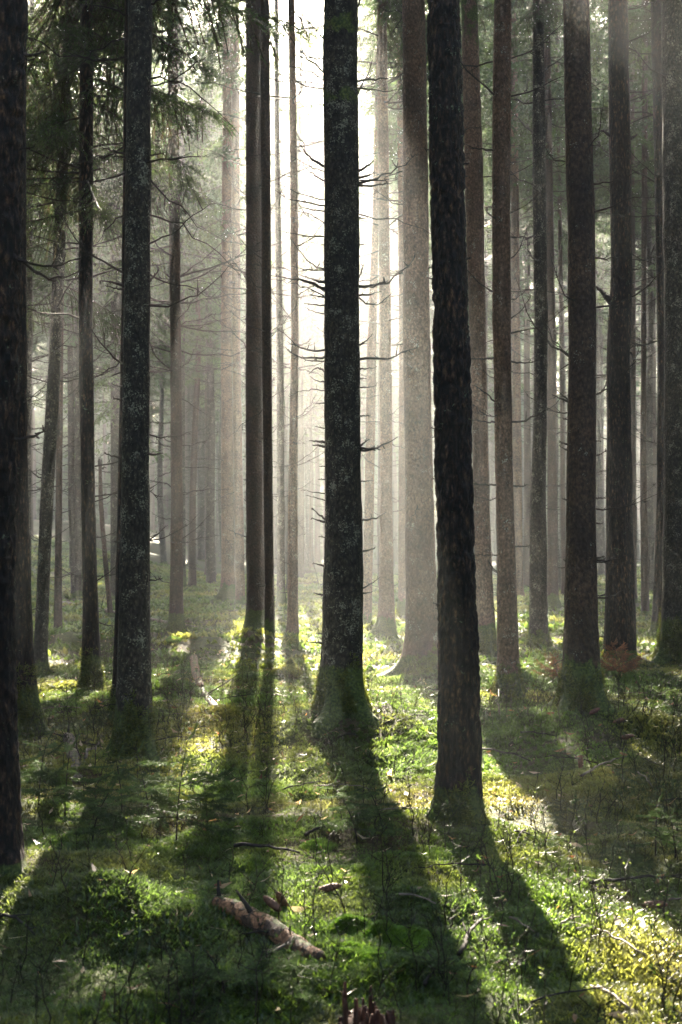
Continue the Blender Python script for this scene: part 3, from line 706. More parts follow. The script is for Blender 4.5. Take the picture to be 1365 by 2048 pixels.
# ---- the middle spruce's own branches, end points measured on the photograph
HERO1 = [  # y0, side, x1, y1, bow (px, + sags), thickness px
    (195, 1, 745, 122, 8, 6), (178, 1, 800, 184, 4, 5), (165, 1, 792, 160, -4, 6), (345, 1, 748, 324, 3, 9), (358, 1, 748, 348, 3, 8),
    (368, 1, 822, 326, 14, 7), (372, 1, 776, 365, 4, 7), (362, 1, 802, 345, 8, 5), (428, 1, 868, 462, -10, 4), (436, 1, 735, 436, 2, 6),
    (560, 1, 729, 526, 6, 7), (573, 1, 833, 510, 26, 8), (574, 1, 776, 567, 5, 8), (593, 1, 791, 578, 34, 5), (592, 1, 762, 586, 2, 6), (488, 1, 734, 486, 3, 5),
    (692, 1, 746, 670, 5, 6), (720, 1, 835, 692, 10, 8), (737, 1, 755, 732, 3, 6), (759, 1, 732, 757, 0, 5), (775, 1, 752, 772, 2, 5), (832, 1, 742, 831, 1, 5),
    (893, 1, 736, 880, 2, 8), (897, 1, 794, 874, 12, 8), (901, 1, 762, 893, 6, 6), (963, 1, 744, 961, 0, 5), (1042, 1, 774, 1026, 4, 7), (1102, 1, 751, 1094, 3, 8),
    (1178, 1, 763, 1153, 4, 5), (1186, 1, 742, 1184, 1, 6), (18, 1, 735, -30, 6, 7),
    (85, 0, 590, 30, -10, 4), (150, 0, 560, 45, 14, 5), (118, 0, 600, 100, 8, 4), (165, 0, 540, 120, -14, 4), (335, 0, 600, 294, 6, 8), (345, 0, 585, 320, 4, 4), (362, 0, 609, 333, 8, 6), (400, 0, 540, 350, 12, 4),
    (412, 0, 548, 385, 10, 5), (424, 0, 598, 415, 4, 5), (475, 0, 560, 455, 6, 5), (490, 0, 640, 490, 0, 4), (450, 0, 590, 425, -6, 4), (540, 0, 575, 460, 26, 5), (541, 0, 584, 532, 4, 5), (578, 0, 545, 556, -5, 7),
    (583, 0, 605, 562, -4, 9), (567, 0, 612, 556, 3, 6), (600, 0, 552, 570, -10, 4), (595, 0, 620, 591, 2, 5), (612, 0, 610, 609, 1, 5), (628, 0, 609, 614, 4, 4), (700, 0, 557, 664, 22, 6), (713, 0, 575, 700, 12, 7), (722, 0, 588, 712, 8, 5),
    (747, 0, 618, 748, -14, 6), (763, 0, 620, 752, 6, 5), (781, 0, 580, 792, -8, 4), (806, 0, 632, 807, 0, 5), (857, 0, 630, 853, 1, 4), (884, 0, 618, 882, 0, 8), (896, 0, 625, 891, -2, 9), (933, 0, 640, 933, 0, 5), (960, 0, 641, 958, 0, 5),
    (988, 0, 607, 980, 2, 4), (1001, 0, 612, 990, 2, 4), (1040, 0, 625, 1016, 3, 7), (1044, 0, 625, 1036, 2, 8), (1076, 0, 641, 1073, 0, 5), (1132, 0, 627, 1125, 2, 7), (1190, 0, 628, 1185, 1, 7), (1285, 0, 616, 1283, 1, 8), (1268, 0, 632, 1266, 0, 6)]
def hero_branches(i, rows, seed):
    root, b, ax, rad = TREES[i]
    r = np.random.default_rng(seed)
    d = b[1]
    for k, (y0, side, x1, y1, bow, w) in enumerate(rows):
        z0 = at_depth(600, y0, d)[2] - b[2]
        s = 1 if side else -1
        p0 = np.array([ax(z0)[0] + s * rad(z0) * .86, -.02, z0])
        e = at_depth(x1, y1, d) - b
        e[1] = r.uniform(-.5, .35) * abs(e[0] - p0[0])
        mid_ = (p0 + e) / 2; mid_[2] -= bow * d / F_PX * 1.6
        branch_between(root, bez(p0, mid_, e, 9), w / 2 / F_PX * d * .82, seed + k, 2 + int(abs(x1 - 684) > 90) * 3)
def idx_of(word): return [i for i, s in enumerate(SPRUCES) if word in s[0]][0]
hero_branches(idx_of('big dark middle'), HERO1, 3000)
hero_branches(idx_of('furrowed spruce'), [(602, 0, 1195, 572, 3, 17), (608, 0, 1208, 594, 3, 10), (278, 1, 1275, 268, 2, 12), (272, 0, 1204, 262, 0, 12), (540, 1, 1283, 535, 2, 8), (1185, 0, 1190, 1192, 3, 6), (760, 0, 1196, 790, 4, 6), (708, 1, 1268, 722, -10, 7)], 3200)
hero_branches(idx_of('mossy mound') if False else idx_of('tall dark brown'), [(804, 0, 1105, 787, 3, 7), (801, 0, 1118, 783, 2, 5), (890, 0, 1118, 882, 2, 7), (900, 0, 1120, 893, 2, 6), (1000, 0, 1125, 997, 1, 6), (1120, 1, 1248, 1111, 5, 7), (1117, 1, 1205, 1114, 0, 7), (1198, 1, 1268, 1172, 6, 5), (996, 1, 1214, 996, 1, 6),
              (912, 1, 1212, 900, 4, 5), (791, 1, 1270, 725, 10, 5), (1046, 1, 1203, 1048, 0, 6), (883, 1, 1200, 882, 0, 7), (517, 1, 1260, 505, 5, 5), (370, 1, 1290, 330, 8, 5), (1122, 0, 1127, 1120, 0, 6), (840, 0, 1126, 838, 0, 6)], 3300)
hero_branches(idx_of('olive brown slender'), [(844, 1, 1125, 795, 14, 6), (845, 0, 940, 840, 1, 5), (723, 1, 1075, 722, 6, 6), (716, 0, 930, 714, 3, 6), (804, 0, 945, 766, -4, 5), (972, 1, 1056, 970, 2, 6), (970, 0, 945, 968, 1, 6), (302, 0, 930, 284, 4, 5), (520, 1, 1055, 455, 14, 4), (1092, 1, 1062, 1091, 2, 6), (1225, 0, 985, 1212, 4, 5), (585, 0, 935, 540, 6, 5), (1110, 0, 948, 1110, 0, 4), (640, 1, 1065, 590, 6, 4)], 3400)
hero_branches(idx_of('large black spruce'), [(308, 0, 205, 298, 3, 7), (318, 0, 222, 312, -3, 6), (312, 1, 328, 305, 2, 6), (565, 1, 318, 538, 4, 9), (575, 0, 202, 564, -4, 8), (584, 0, 216, 572, -2, 6), (160, 1, 470, 270, -34, 5), (175, 1, 420, 100, 12, 5), (430, 1, 480, 545, -30, 5), (490, 1, 425, 420, 10, 5), (612, 1, 470, 545, 30, 6), (80, 0, 130, 190, -30, 5), (345, 0, 60, 375, 12, 5), (432, 0, 195, 480, -14, 5), (908, 1, 326, 906, 2, 8), (915, 0, 208, 905, 4, 7), (870, 0, 240, 862, 2, 6), (800, 0, 228, 798, 0, 8), (1160, 1, 328, 1156, 2, 5), (1085, 0, 228, 1083, 0, 6), (10, 1, 360, -20, 8, 6), (35, 0, 180, 20, -6, 6)], 3500)
hero_branches(idx_of('straight dark brown'), [(1073, 0, 458, 1058, 3, 4), (700, 0, 430, 640, -14, 4), (780, 1, 548, 760, 3, 5), (60, 1, 640, 70, -8, 5), (150, 1, 655, 150, 20, 5), (440, 1, 585, 330, 20, 5), (560, 0, 440, 500, -10, 4), (560, 1, 600, 480, -12, 4), (860, 1, 556, 850, 2, 4)], 3600)
hero_branches(idx_of('nearest in the middle'), [(298, 0, 853, 300, 1, 7), (560, 0, 860, 556, 0, 6), (860, 0, 862, 855, 0, 7), (330, 1, 938, 326, 0, 6), (1210, 0, 868, 1206, 0, 7), (960, 0, 866, 958, 0, 6), (520, 1, 942, 516, 0, 8)], 3700)
hero_branches(idx_of('near black spruce'), [(115, 1, 84, 103, 3, 12), (880, 1, 88, 862, 5, 14), (515, 1, 170, 535, 40, 9), (522, 1, 188, 518, 18, 8), (300, 1, 70, 296, 0, 7)], 3800)

# ---- the broken dead stem
b = ground_hit(222, 1232); root = bpy.data.objects.new('dead_snag', None); col.objects.link(root); root.location = b
tag(root, 'thin topless dead stem between the black bent trunk and the large lichen spotted one', 'dead tree')
d = b[1]
Zt = at_depth(201, 926, d)[2] - b[2]
ax, rad = make_axis([0, *[at_depth(x, y, d)[0] - b[0] for x, y in ((213, 1140), (206, 1060), (202, 1000))]], [0, *[at_depth(x, y, d)[2] - b[2] for x, y in ((213, 1140), (206, 1060), (202, 1000))]], [.056, .05, .048, .046], Zt + 2)
zs = np.arange(-.2, Zt, .04)
o = build_trunk(root, ax, rad, Zt, dict(flare=.1, moss=.1), 'brown', 14, zs, 77)
mb = MB()
for k in range(7):
    a = k * .9; p0 = np.array([ax(Zt)[0] + .03 * math.cos(a), .03 * math.sin(a), Zt - .05])
    V, Fa = tube(np.stack([p0, p0 + np.array([0, 0, .08]), p0 + np.array([.01, 0, random.uniform(.12, .22)])]), [.02, .018, .003], 4); mb.add(V, Fa)
V, Fa, _ = mb.get(); obj('broken_top', mesh('broken_top', V, Fa, M_TWIG), root)
branch_between(root, np.array([[ax(Zt - .1)[0] + .04, 0, Zt - .12], [ax(Zt)[0] + .08, 0, Zt - .08], [ax(Zt)[0] + .13, 0, Zt - .1]]), .03, 78, 0)
branch_between(root, np.array([[ax(Zt - .5)[0] + .03, 0, Zt - .62], [ax(Zt)[0] + .07, 0, Zt - .64], [ax(Zt)[0] + .12, 0, Zt - .6]]), .022, 79, 0)

# ---- far spruces, individual trees sharing six trunk shapes
def plain_trunk(seed, H, r0):
    r = np.random.default_rng(seed)
    Z = np.linspace(0, 12, 6); X = np.cumsum(r.normal(0, .06, 6)); X -= X[0]
    ax, rad = make_axis(X, Z, r0 * (1 - .04 * Z), H)
    holder = bpy.data.objects.new('spruce_tree', None)
    o = build_trunk(None, ax, rad, H, dict(flare=.35, moss=.3), ['brown', 'grey'][seed % 2], 12, np.concatenate([np.linspace(-.4, .5, 6), np.arange(1, H, .9), [H]]), seed)
    me = o.data; bpy.data.objects.remove(o); bpy.data.objects.remove(holder)
    return me, ax, rad
PLAIN = [plain_trunk(50 + i, 24 + i * .6, [.11, .13, .15, .17, .12, .14][i]) for i in range(6)] + [plain_trunk(60 + i, 28.5 + i * .5, [.15, .17, .16, .18, .14, .16][i]) for i in range(6)] + [plain_trunk(70 + i, 35.5 + i * .7, .19) for i in range(4)]
taken = [(b[0], b[1]) for b in bases]
def spaced_spots(n, ok, xr, yr, gap, seed):
    r = np.random.default_rng(seed); out = []
    for _ in range(40000):
        x, y = r.uniform(*xr), r.uniform(*yr)
        if not ok(x, y): continue
        if min((x - a) ** 2 + (y - c) ** 2 for a, c in taken) < gap * gap: continue
        taken.append((x, y)); out.append((x, y))
        if len(out) == n: break
    return out
def plain_tree(x, y, k, label, group, zl, live, dead):
    root = bpy.data.objects.new('spruce_tree', None); col.objects.link(root)
    b = np.array([x, y, float(terrain(x, y)) - .05]); root.location = b
    tag(root, label, 'tree', group)
    j = 12 + k % 4 if y > 84 else k % 6 + (6 if y > 72 else 0)
    me, ax, rad = PLAIN[j]; H = 24 + j * .6 if j < 6 else 28.5 + (j - 6) * .5 if j < 12 else 35.5 + (j - 12) * .7
    o = obj('trunk', me, root)
    extra = scatter_branches(root, b, ax, rad, dead, zl + 2, 6000 + k, False, 2.0) if dead else None  # dead branches along the stem, merged into the crown mesh
    build_crown(root, b, ax, zl, H, live, 5000 + k, 0, extra)
r = np.random.default_rng(5)
far = spaced_spots(175, lambda x, y: abs(x) < .255 * y + 1.5, (-30, 30), (36, 108), 1.6, 31)
far += [((px - 682.5) / F_PX * d, d) for px, d in ((556, 92), (573, 99), (603, 88), (618, 103), (634, 94), (724, 90), (742, 100), (790, 92), (803, 104))]
for k, (x, y) in enumerate(far):
    plain_tree(x, y, k, 'slim unlit spruce standing far back among many others, blurred by bright mist', 'spruces dissolving in the mist', r.uniform(6.5, 10.5), r.uniform(1.3, 1.9), 60 if y < 75 else 0)
side = spaced_spots(95, lambda x, y: not (y < 10 and abs(x) < 6.5) and (abs(x) > .26 * y + 2.2) and abs(x) < .26 * y + 16, (-24, 24), (-14, 58), 2.4, 32)
for k, (x, y) in enumerate(side):
    plain_tree(x, y, k + 300, 'tall spruce of the forest around the pictured glade', 'spruces all around', r.uniform(6, 9), r.uniform(1.6, 2.1), 0)

# ------------------------------------------------------------------ moss and herbs
def frond(seed, n, w, h, curl, segs):
    """a tuft of n arching moss fronds about h high"""
    r = np.random.default_rng(seed); mb = MB()
    for k in range(n):
        a = r.uniform(0, 6.283); L_ = h * r.uniform(.6, 1.25); out = r.uniform(.35, 1.1) * curl
        t = np.linspace(0, 1, segs + 1)
        c = np.stack([np.cos(a) * out * L_ * t ** 1.3, np.sin(a) * out * L_ * t ** 1.3, L_ * (t - .35 * out * t * t)], -1)
        c[:, :2] += r.normal(0, .3 * h, 2)
        wv = np.array([-math.sin(a), math.cos(a), r.uniform(-.3, .3)]) * w * .5
        ww = (np.array([.45, 1.0, .75, .15]) if segs == 3 else np.array([.7, 1, .1]))[:, None]
        V = np.concatenate([c - wv * ww, c + wv * ww]); m_ = segs + 1
        Fa = [(i, i + 1, m_ + i) for i in range(segs)] + [(i + 1, m_ + i + 1, m_ + i) for i in range(segs)]
        mb.add(V, Fa, np.concatenate([.55 + .45 * t, .55 + .45 * t]) * r.uniform(.8, 1.15))
    return mb.get()
NEAR_T = [frond(700 + i, 6, .0058, .030, 1.0, 3) for i in range(8)]
MIDT = [frond(720 + i, 6, .010, .040, 1.0, 2) for i in range(6)]
FART = [frond(740 + i, 6, .035, .09, 1.0, 2) for i in range(5)]

def moss_colour(x, y, r):
    p = noise2(x, y, .8, 41) + .6 * noise2(x, y, 2.6, 42)
    q = noise2(x, y, .5, 43) + .7 * noise2(x, y, 3.3, 44)
    green, yellow, deep, brown = np.array([.075, .135, .02]), np.array([.17, .19, .045]), np.array([.05, .085, .028]), np.array([.11, .085, .045])
    a = smooth(-.3, .5, p)[:, None]; b_ = smooth(.25, .8, q)[:, None]; c_ = smooth(.0, .7, -q)[:, None]
    c = green * (1 - a) + yellow * a
    c = c * (1 - .7 * c_) + deep * .7 * c_
    c = c * (1 - .55 * b_) + brown * .55 * b_
    return c * r.uniform(.7, 1.3, (len(x), 1))

def scatter_moss(name, n, ylo, yhi, tmpl, seed, smin, smax, margin, outer=0):
    r = np.random.default_rng(seed)
    y = np.sqrt(r.uniform(ylo ** 2, yhi ** 2, n)); x = r.uniform(-1, 1, n) * (.25 * y + margin)
    if outer: x = r.choice([-1, 1], n) * (.25 * y + margin + outer * r.uniform(0, 1, n) ** 1.3)
    bare = smooth(.35, .75, noise2(x, y, .5, 43) + .7 * noise2(x, y, 3.3, 44))
    keep = r.uniform(size=n) > .72 * bare
    x, y = x[keep], y[keep]
    z = terrain(x, y); colr = moss_colour(x, y, r)
    patch = .6 + .8 * smooth(-.6, .8, noise2(x, y, 2.2, 45))
    yaw = r.uniform(0, 6.283, len(x)); s = r.uniform(smin, smax, len(x)) * patch
    VV, FF, CC, n0 = [], [], [], 0
    for ti in range(len(tmpl)):
        sel = np.arange(len(x)) % len(tmpl) == ti
        V, Fa, A = tmpl[ti]
        c, s_ = np.cos(yaw[sel]), np.sin(yaw[sel]); sc1 = s[sel]
        X = (c[:, None] * V[:, 0] - s_[:, None] * V[:, 1]) * sc1[:, None] + x[sel][:, None]
        Y = (s_[:, None] * V[:, 0] + c[:, None] * V[:, 1]) * sc1[:, None] + y[sel][:, None]
        Z = V[:, 2] * sc1[:, None] + z[sel][:, None] - .004
        W = np.stack([X, Y, Z], -1).reshape(-1, 3); k = sel.sum()
        FF.append((Fa[None] + (np.arange(k) * len(V))[:, None, None]).reshape(-1, 3) + n0); n0 += len(W)
        VV.append(W); CC.append((colr[sel][:, None, :] * A[None, :, None]).reshape(-1, 3))
    tag(obj(name, mesh(name, np.concatenate(VV), np.concatenate(FF), M_MOSS, {'tint': np.concatenate(CC)})), kind='stuff')
scatter_moss('moss', 115000, 4.0, 9.5, NEAR_T, 51, .5, 1.15, .5)
scatter_moss('moss', 95000, 9.5, 17, MIDT, 52, .5, 1.3, .8)
scatter_moss('moss', 60000, 17, 62, FART, 53, .6, 1.5, 2.0)
scatter_moss('moss', 60000, 2.0, 17, MIDT, 54, .9, 1.8, .45, 3.2)

# ------------------------------------------------------------------ distant wood, one mass behind the far trees
def wood_mass(name, spots, zlow, seed):
    r = np.random.default_rng(seed); mb = MB(); tint = []
    for k, (x, y) in enumerate(spots):
        z0 = float(terrain0(x, y)); H = r.uniform(19, 25)
        V, Fa = tube(np.array([[x, y, z0 - .5], [x + r.normal(0, .2), y, z0 + H * .5], [x, y, z0 + H]]), [.16, .12, .02], 5, False)
        mb.add(V, Fa); tint.append(np.tile(np.array([.05, .038, .028]), (len(V), 1)))
        n = 44; f = r.uniform(0, 1, n); z = zlow + (H - zlow - .5) * f
        for ti in range(3):
            q = np.arange(n) % 3 == ti
            V, Fa, A = place(LOW[ti], np.stack([np.full(q.sum(), x), np.full(q.sum(), y), z0 + z[q]], -1), r.uniform(0, 6.28, q.sum()), r.normal(0, .2, q.sum()), (2.6 - 1.9 * f[q]) * r.uniform(.7, 1.1, q.sum()))
            mb.add(V, Fa); tint.append(np.where(A[:, None] > 0, GREENS[k % 4] * A[:, None], WOOD))
    V, Fa, _ = mb.get()
    tag(obj(name, mesh(name, V, Fa, M_NEEDLE, {'tint': np.concatenate(tint)})), kind='stuff')
r = np.random.default_rng(91)
wood_mass('distant_wood', [(r.uniform(-50, 50), r.uniform(110, 150)) for _ in range(500)], .8, 92)
spots = []
while len(spots) < 360:
    a, d = r.uniform(0, 6.283), r.uniform(24, 52)
    x, y = d * math.sin(a) * 1.15, d * math.cos(a) + 12
    if y > 0 and abs(x) < .26 * y + 12: continue
    if -60 < y < 75: spots.append((x, y))
wood_mass('unseen_wood', spots, 1.0, 93)  # out of view, added to block low skylight from the trunks

# ------------------------------------------------------------------ wiry bilberry stems and herbs between the moss
def wiry(seed):
    r = np.random.default_rng(seed); mb = MB()
    lean = r.normal(0, .25, 2)
    P = np.stack([lean[0] * np.linspace(0, 1, 6) ** 1.5, lean[1] * np.linspace(0, 1, 6) ** 1.5, np.linspace(0, 1, 6)], -1); P[1:, :2] += r.normal(0, .03, (5, 2))
    V, Fa = tube(P, [.012, .011, .010, .008, .006, .004], 3, False); mb.add(V, Fa, 0)
    for k in range(r.integers(5, 10)):
        s = r.uniform(.2, 1); i = min(int(s * 5), 4); p0 = P[i] + (P[i + 1] - P[i]) * (s * 5 - i)
        d = np.array([*r.normal(0, .5, 2), r.uniform(.15, .6)]); d *= r.uniform(.12, .35) / np.linalg.norm(d)
        V, Fa = tube(np.stack([p0, p0 + d * .5, p0 + d + [0, 0, .04]]), [.007, .006, .004], 3, False); mb.add(V, Fa, 0)
        for q in range(r.integers(0, 5)):
            c = p0 + d * r.uniform(.3, 1.05); e = r.normal(0, 1, 3); e *= r.uniform(.035, .07) / np.linalg.norm(e); f = np.cross(e, r.normal(0, 1, 3)); f *= .020 / (np.linalg.norm(f) + 1e-6)
            mb.add(np.stack([c, c + e * .5 + f, c + e, c + e * .5 - f]), [(0, 1, 2), (0, 2, 3)], r.uniform(.6, 1))
    return mb.get()
WIRY = [wiry(800 + i) for i in range(10)]
r = np.random.default_rng(93)
n = 9500
y = np.sqrt(r.uniform(4.1 ** 2, 24 ** 2, n)); x = r.uniform(-1, 1, n) * (.25 * y + .6)
keep = r.uniform(size=n) < .12 + .9 * smooth(-.1, .6, noise2(x, y, .9, 61)) * (1 - .5 * smooth(10, 22, y))
x, y = x[keep], y[keep]; z = terrain(x, y) - .01; n = len(x)
sz = r.uniform(.10, .30, n); az = r.uniform(0, 6.28, n)
mb = MB(); tint = []
for ti in range(10):
    q = np.arange(n) % 10 == ti
    V, Fa, A = place(WIRY[ti], np.stack([x[q], y[q], z[q]], -1), az[q], r.normal(0, .12, q.sum()), sz[q])
    g = np.repeat(np.array([[.07, .11, .025], [.11, .14, .04], [.05, .085, .03]])[r.integers(0, 3, q.sum())], len(WIRY[ti][0]), 0)
    mb.add(V, Fa); tint.append(np.where(A[:, None] > 0, g * A[:, None], np.array([.03, .024, .018])))
V, Fa, _ = mb.get()
tag(obj('undergrowth', mesh('undergrowth', V, Fa, M_NEEDLE, {'tint': np.concatenate(tint)})), kind='stuff')

# dead leaves, bark flakes and needles on the moss
r = np.random.default_rng(94); n = 3200
y = np.sqrt(r.uniform(4.1 ** 2, 20 ** 2, n)); x = r.uniform(-1, 1, n) * (.25 * y + .6); z = terrain(x, y) + r.uniform(.008, .035, n)
mb = MB(); tint = []
for k in range(n):
    a = r.uniform(0, 6.28); L_ = r.uniform(.012, .045); w = L_ * r.uniform(.12, .45); cu = r.uniform(-.3, .5)
    u = np.array([math.cos(a), math.sin(a), r.normal(0, .3)]) * L_; v = np.array([-math.sin(a), math.cos(a), r.normal(0, .4)]) * w
    c = np.array([x[k], y[k], z[k]]); up = np.array([0, 0, cu * L_])
    mb.add(np.stack([c - u + up, c - v, c + v, c + u + up]), [(0, 1, 2), (1, 3, 2)])
    tint.append(np.tile(np.array([[.20, .11, .05], [.30, .22, .14], [.11, .05, .025], [.38, .32, .24]])[r.integers(0, 4)], (4, 1)))
V, Fa, _ = mb.get()
tag(obj('leaf_litter', mesh('leaf_litter', V, Fa, M_MOSS, {'tint': np.concatenate(tint)})), kind='stuff')

# ------------------------------------------------------------------ young spruces
SAPB = [bough(250 + i, 30, 22, .085, .011, .25) for i in range(4)]
def sapling(px, py, h, spread, label, seed, rust=False, cat='sapling', name='spruce_sapling', group=None):
    r = np.random.default_rng(seed)
    b = gp(px, py, -.01); root = bpy.data.objects.new(name, None); col.objects.link(root); root.location = b; tag(root, label, cat, group)
    t = np.linspace(0, 1, 6); lean = r.normal(0, .06, 2)
    P = np.stack([lean[0] * t * t, lean[1] * t * t, h * t], -1)
    V, Fa = tube(P, .005 * (1 - .7 * t), 5); obj('stem', mesh('stem', V, Fa, M_TWIG), root)
    n = 13 if not rust else 30
    s = np.sort(r.uniform(.25 if not rust else .05, 1, n)); az = np.arange(n) * 2.4 + r.normal(0, .3, n)
    org = np.stack([lean[0] * s * s, lean[1] * s * s, h * s], -1)
    L_ = spread * (1.1 - .75 * s) * r.uniform(.7, 1.2, n); pit = r.normal(.25 if not rust else .7, .2, n)
    org = np.concatenate([org, [[*P[-1][:2], h]]]); az = np.append(az, 0); L_ = np.append(L_, spread * .3); pit = np.append(pit, 1.3)
    mb = MB(); tint = []
    TT = SAPB if not rust else HI
    for ti in range(len(TT)):
        q = np.arange(n + 1) % len(TT) == ti
        if not q.any(): continue
        V, Fa, A = place(TT[ti], org[q], az[q], pit[q], L_[q])
        g = (np.array([.075, .12, .045]) if not rust else np.array([.22, .075, .03])) * r.uniform(.8, 1.25)
        mb.add(V, Fa); tint.append(np.where(A[:, None] > 0, g * A[:, None], WOOD))
    V, Fa, _ = mb.get(); obj('crown', mesh('crown', V, Fa, M_NEEDLE, {'tint': np.concatenate(tint)}), root)

SAPS = [
    (353, 1690, .52, .34, 'sunlit young spruce spreading a flat fan of pale green twigs below the lichen spotted trunk'),
    (300, 1660, .40, .28, 'dim young spruce touching the sunlit fan shaped one on its shadow side'),
    (415, 1665, .26, .24, 'low young spruce at the near edge of the long green trunk shadow'),
    (245, 1640, .34, .26, 'young spruce between the pale log piece and the sunlit fan shaped sapling'),
    (130, 1640, .40, .30, 'shaded young spruce in front of the pale log piece'),
    (78, 1610, .36, .28, 'shaded bluish young spruce beside the near black trunk at the edge'),
    (185, 1690, .28, .26, 'small young spruce with drooping twigs in the shaded moss below the pale log piece'),
    (715, 1690, .30, .26, 'dark bushy young spruce left of the scaly black trunk'),
    (765, 1665, .24, .22, 'small dark young spruce tucked beside the foot of the scaly black trunk'),
    (600, 1990, .16, .20, 'blurred low spruce seedling between the red stump and the foreground log'),
    (450, 1995, .18, .24, 'blurred bluish spruce seedling right below the foreground log'),
    (330, 2000, .15, .2, 'blurred spruce seedling on the near side of the mossy hump'),
    (1312, 1715, .26, .17, 'sunlit spruce seedling with pale upturned tips at the end of the bright moss strip'),
    (1352, 1720, .22, .17, 'half shaded spruce seedling next to the frame edge and the bright tipped seedling'),
    (1090, 1700, .14, .12, 'tiny dry tipped seedling standing in the bright moss strip'),
    (870, 1960, .12, .16, 'tiny blurred seedling right of the red stump'),
]
for k, (px, py, h, sp, lab) in enumerate(SAPS): sapling(px, py, h, sp, lab, 2100 + k)
sapling(1240, 1350, .34, .30, 'rust orange dead spruce sprig at the foot of the dark kinked trunk', 2200, True, 'dead sapling', 'dead_spruce_sapling')
sapling(1116, 1358, .24, .24, 'smaller rust orange dead sprig peeping out left of the trunk on the mound', 2201, True, 'dead sapling', 'dead_spruce_sapling')

# ------------------------------------------------------------------ fallen wood
def log(pts, rads, label, mat, seed, stubs=(), name='fallen_log', cat='log', lift=None, sides=16):
    r = np.random.default_rng(seed)
    P = np.array([gp(x, y) for x, y in pts]); P[:, 2] += np.array(rads) * (.55 if lift is None else lift)
    t = np.linspace(0, 1, len(P)); tt = np.linspace(0, 1, 36)
    Q = np.stack([np.interp(tt, t, P[:, k]) for k in range(3)], -1); rr = np.interp(tt, t, rads)
    b = Q[len(Q) // 2].copy()
    root = bpy.data.objects.new(name, None); col.objects.link(root); root.location = b; tag(root, label, cat)
    V, Fa = tube(Q - b, rr * np.where((tt < .02) | (tt > .98), .82, 1), sides)
    V = V + (noise(V * 18 + seed, 71) * .2 + noise(V * 55 + seed, 72) * .1)[:, None] * (V - np.repeat(Q - b, sides, 0))
    obj('stem', mesh('stem', V, Fa, mat), root)
    for f, d, l, rad_ in stubs:
        p0 = np.array([np.interp(f, tt, Q[:, k]) for k in range(3)]) - b; d = np.array(d, float); d /= np.linalg.norm(d)
        branch_between(root, np.stack([p0, p0 + d * l * .5, p0 + d * l]), rad_, seed + int(f * 100), 0)
log([(430, 1812), (480, 1838), (530, 1868), (585, 1898), (642, 1930)], [.026, .040, .041, .036, .025], 'reddish rotting log with peeling bark lying aslant in the near moss', M_LOG, 11,
    [(.42, (-.35, .1, .5), .14, .014), (.05, (-.1, .1, 1), .09, .013), (.72, (.1, .1, 1), .05, .012)], lift=.75)
log([(136, 1478), (148, 1520), (157, 1570)], [.04, .045, .036], 'pale mottled log piece with a spiky upper end beside the mossed dark trunk', M_PLOG, 12,
    [(.05, (-.8, .1, .25), .12, .013), (.05, (.8, .1, .25), .12, .013), (.03, (0, .2, 1), .1, .01)])
log([(388, 1322), (392, 1352), (401, 1378)], [.05, .045, .036], 'upright tilting reddish log stub at the upper edge of the sunlit moss', M_LOG, 13, (), lift=.8)
log([(404, 1384), (416, 1402), (434, 1418)], [.034, .034, .026], 'pale broken log end with twigs in the sunlit moss', M_PLOG, 14, [(.3, (.8, .2, .5), .4, .009), (.6, (.9, -.2, .15), .5, .008), (.8, (-.4, 0, .7), .2, .006)])
log([(112, 1208), (215, 1228), (330, 1250), (446, 1268)], [.045, .04, .035, .02], 'long thin fallen stem lying across behind the black trunks', M_PALE, 15, [(.3, (.2, -.4, .6), .5, .012), (.7, (.3, -.5, .3), .4, .01)], lift=1.5, sides=8)

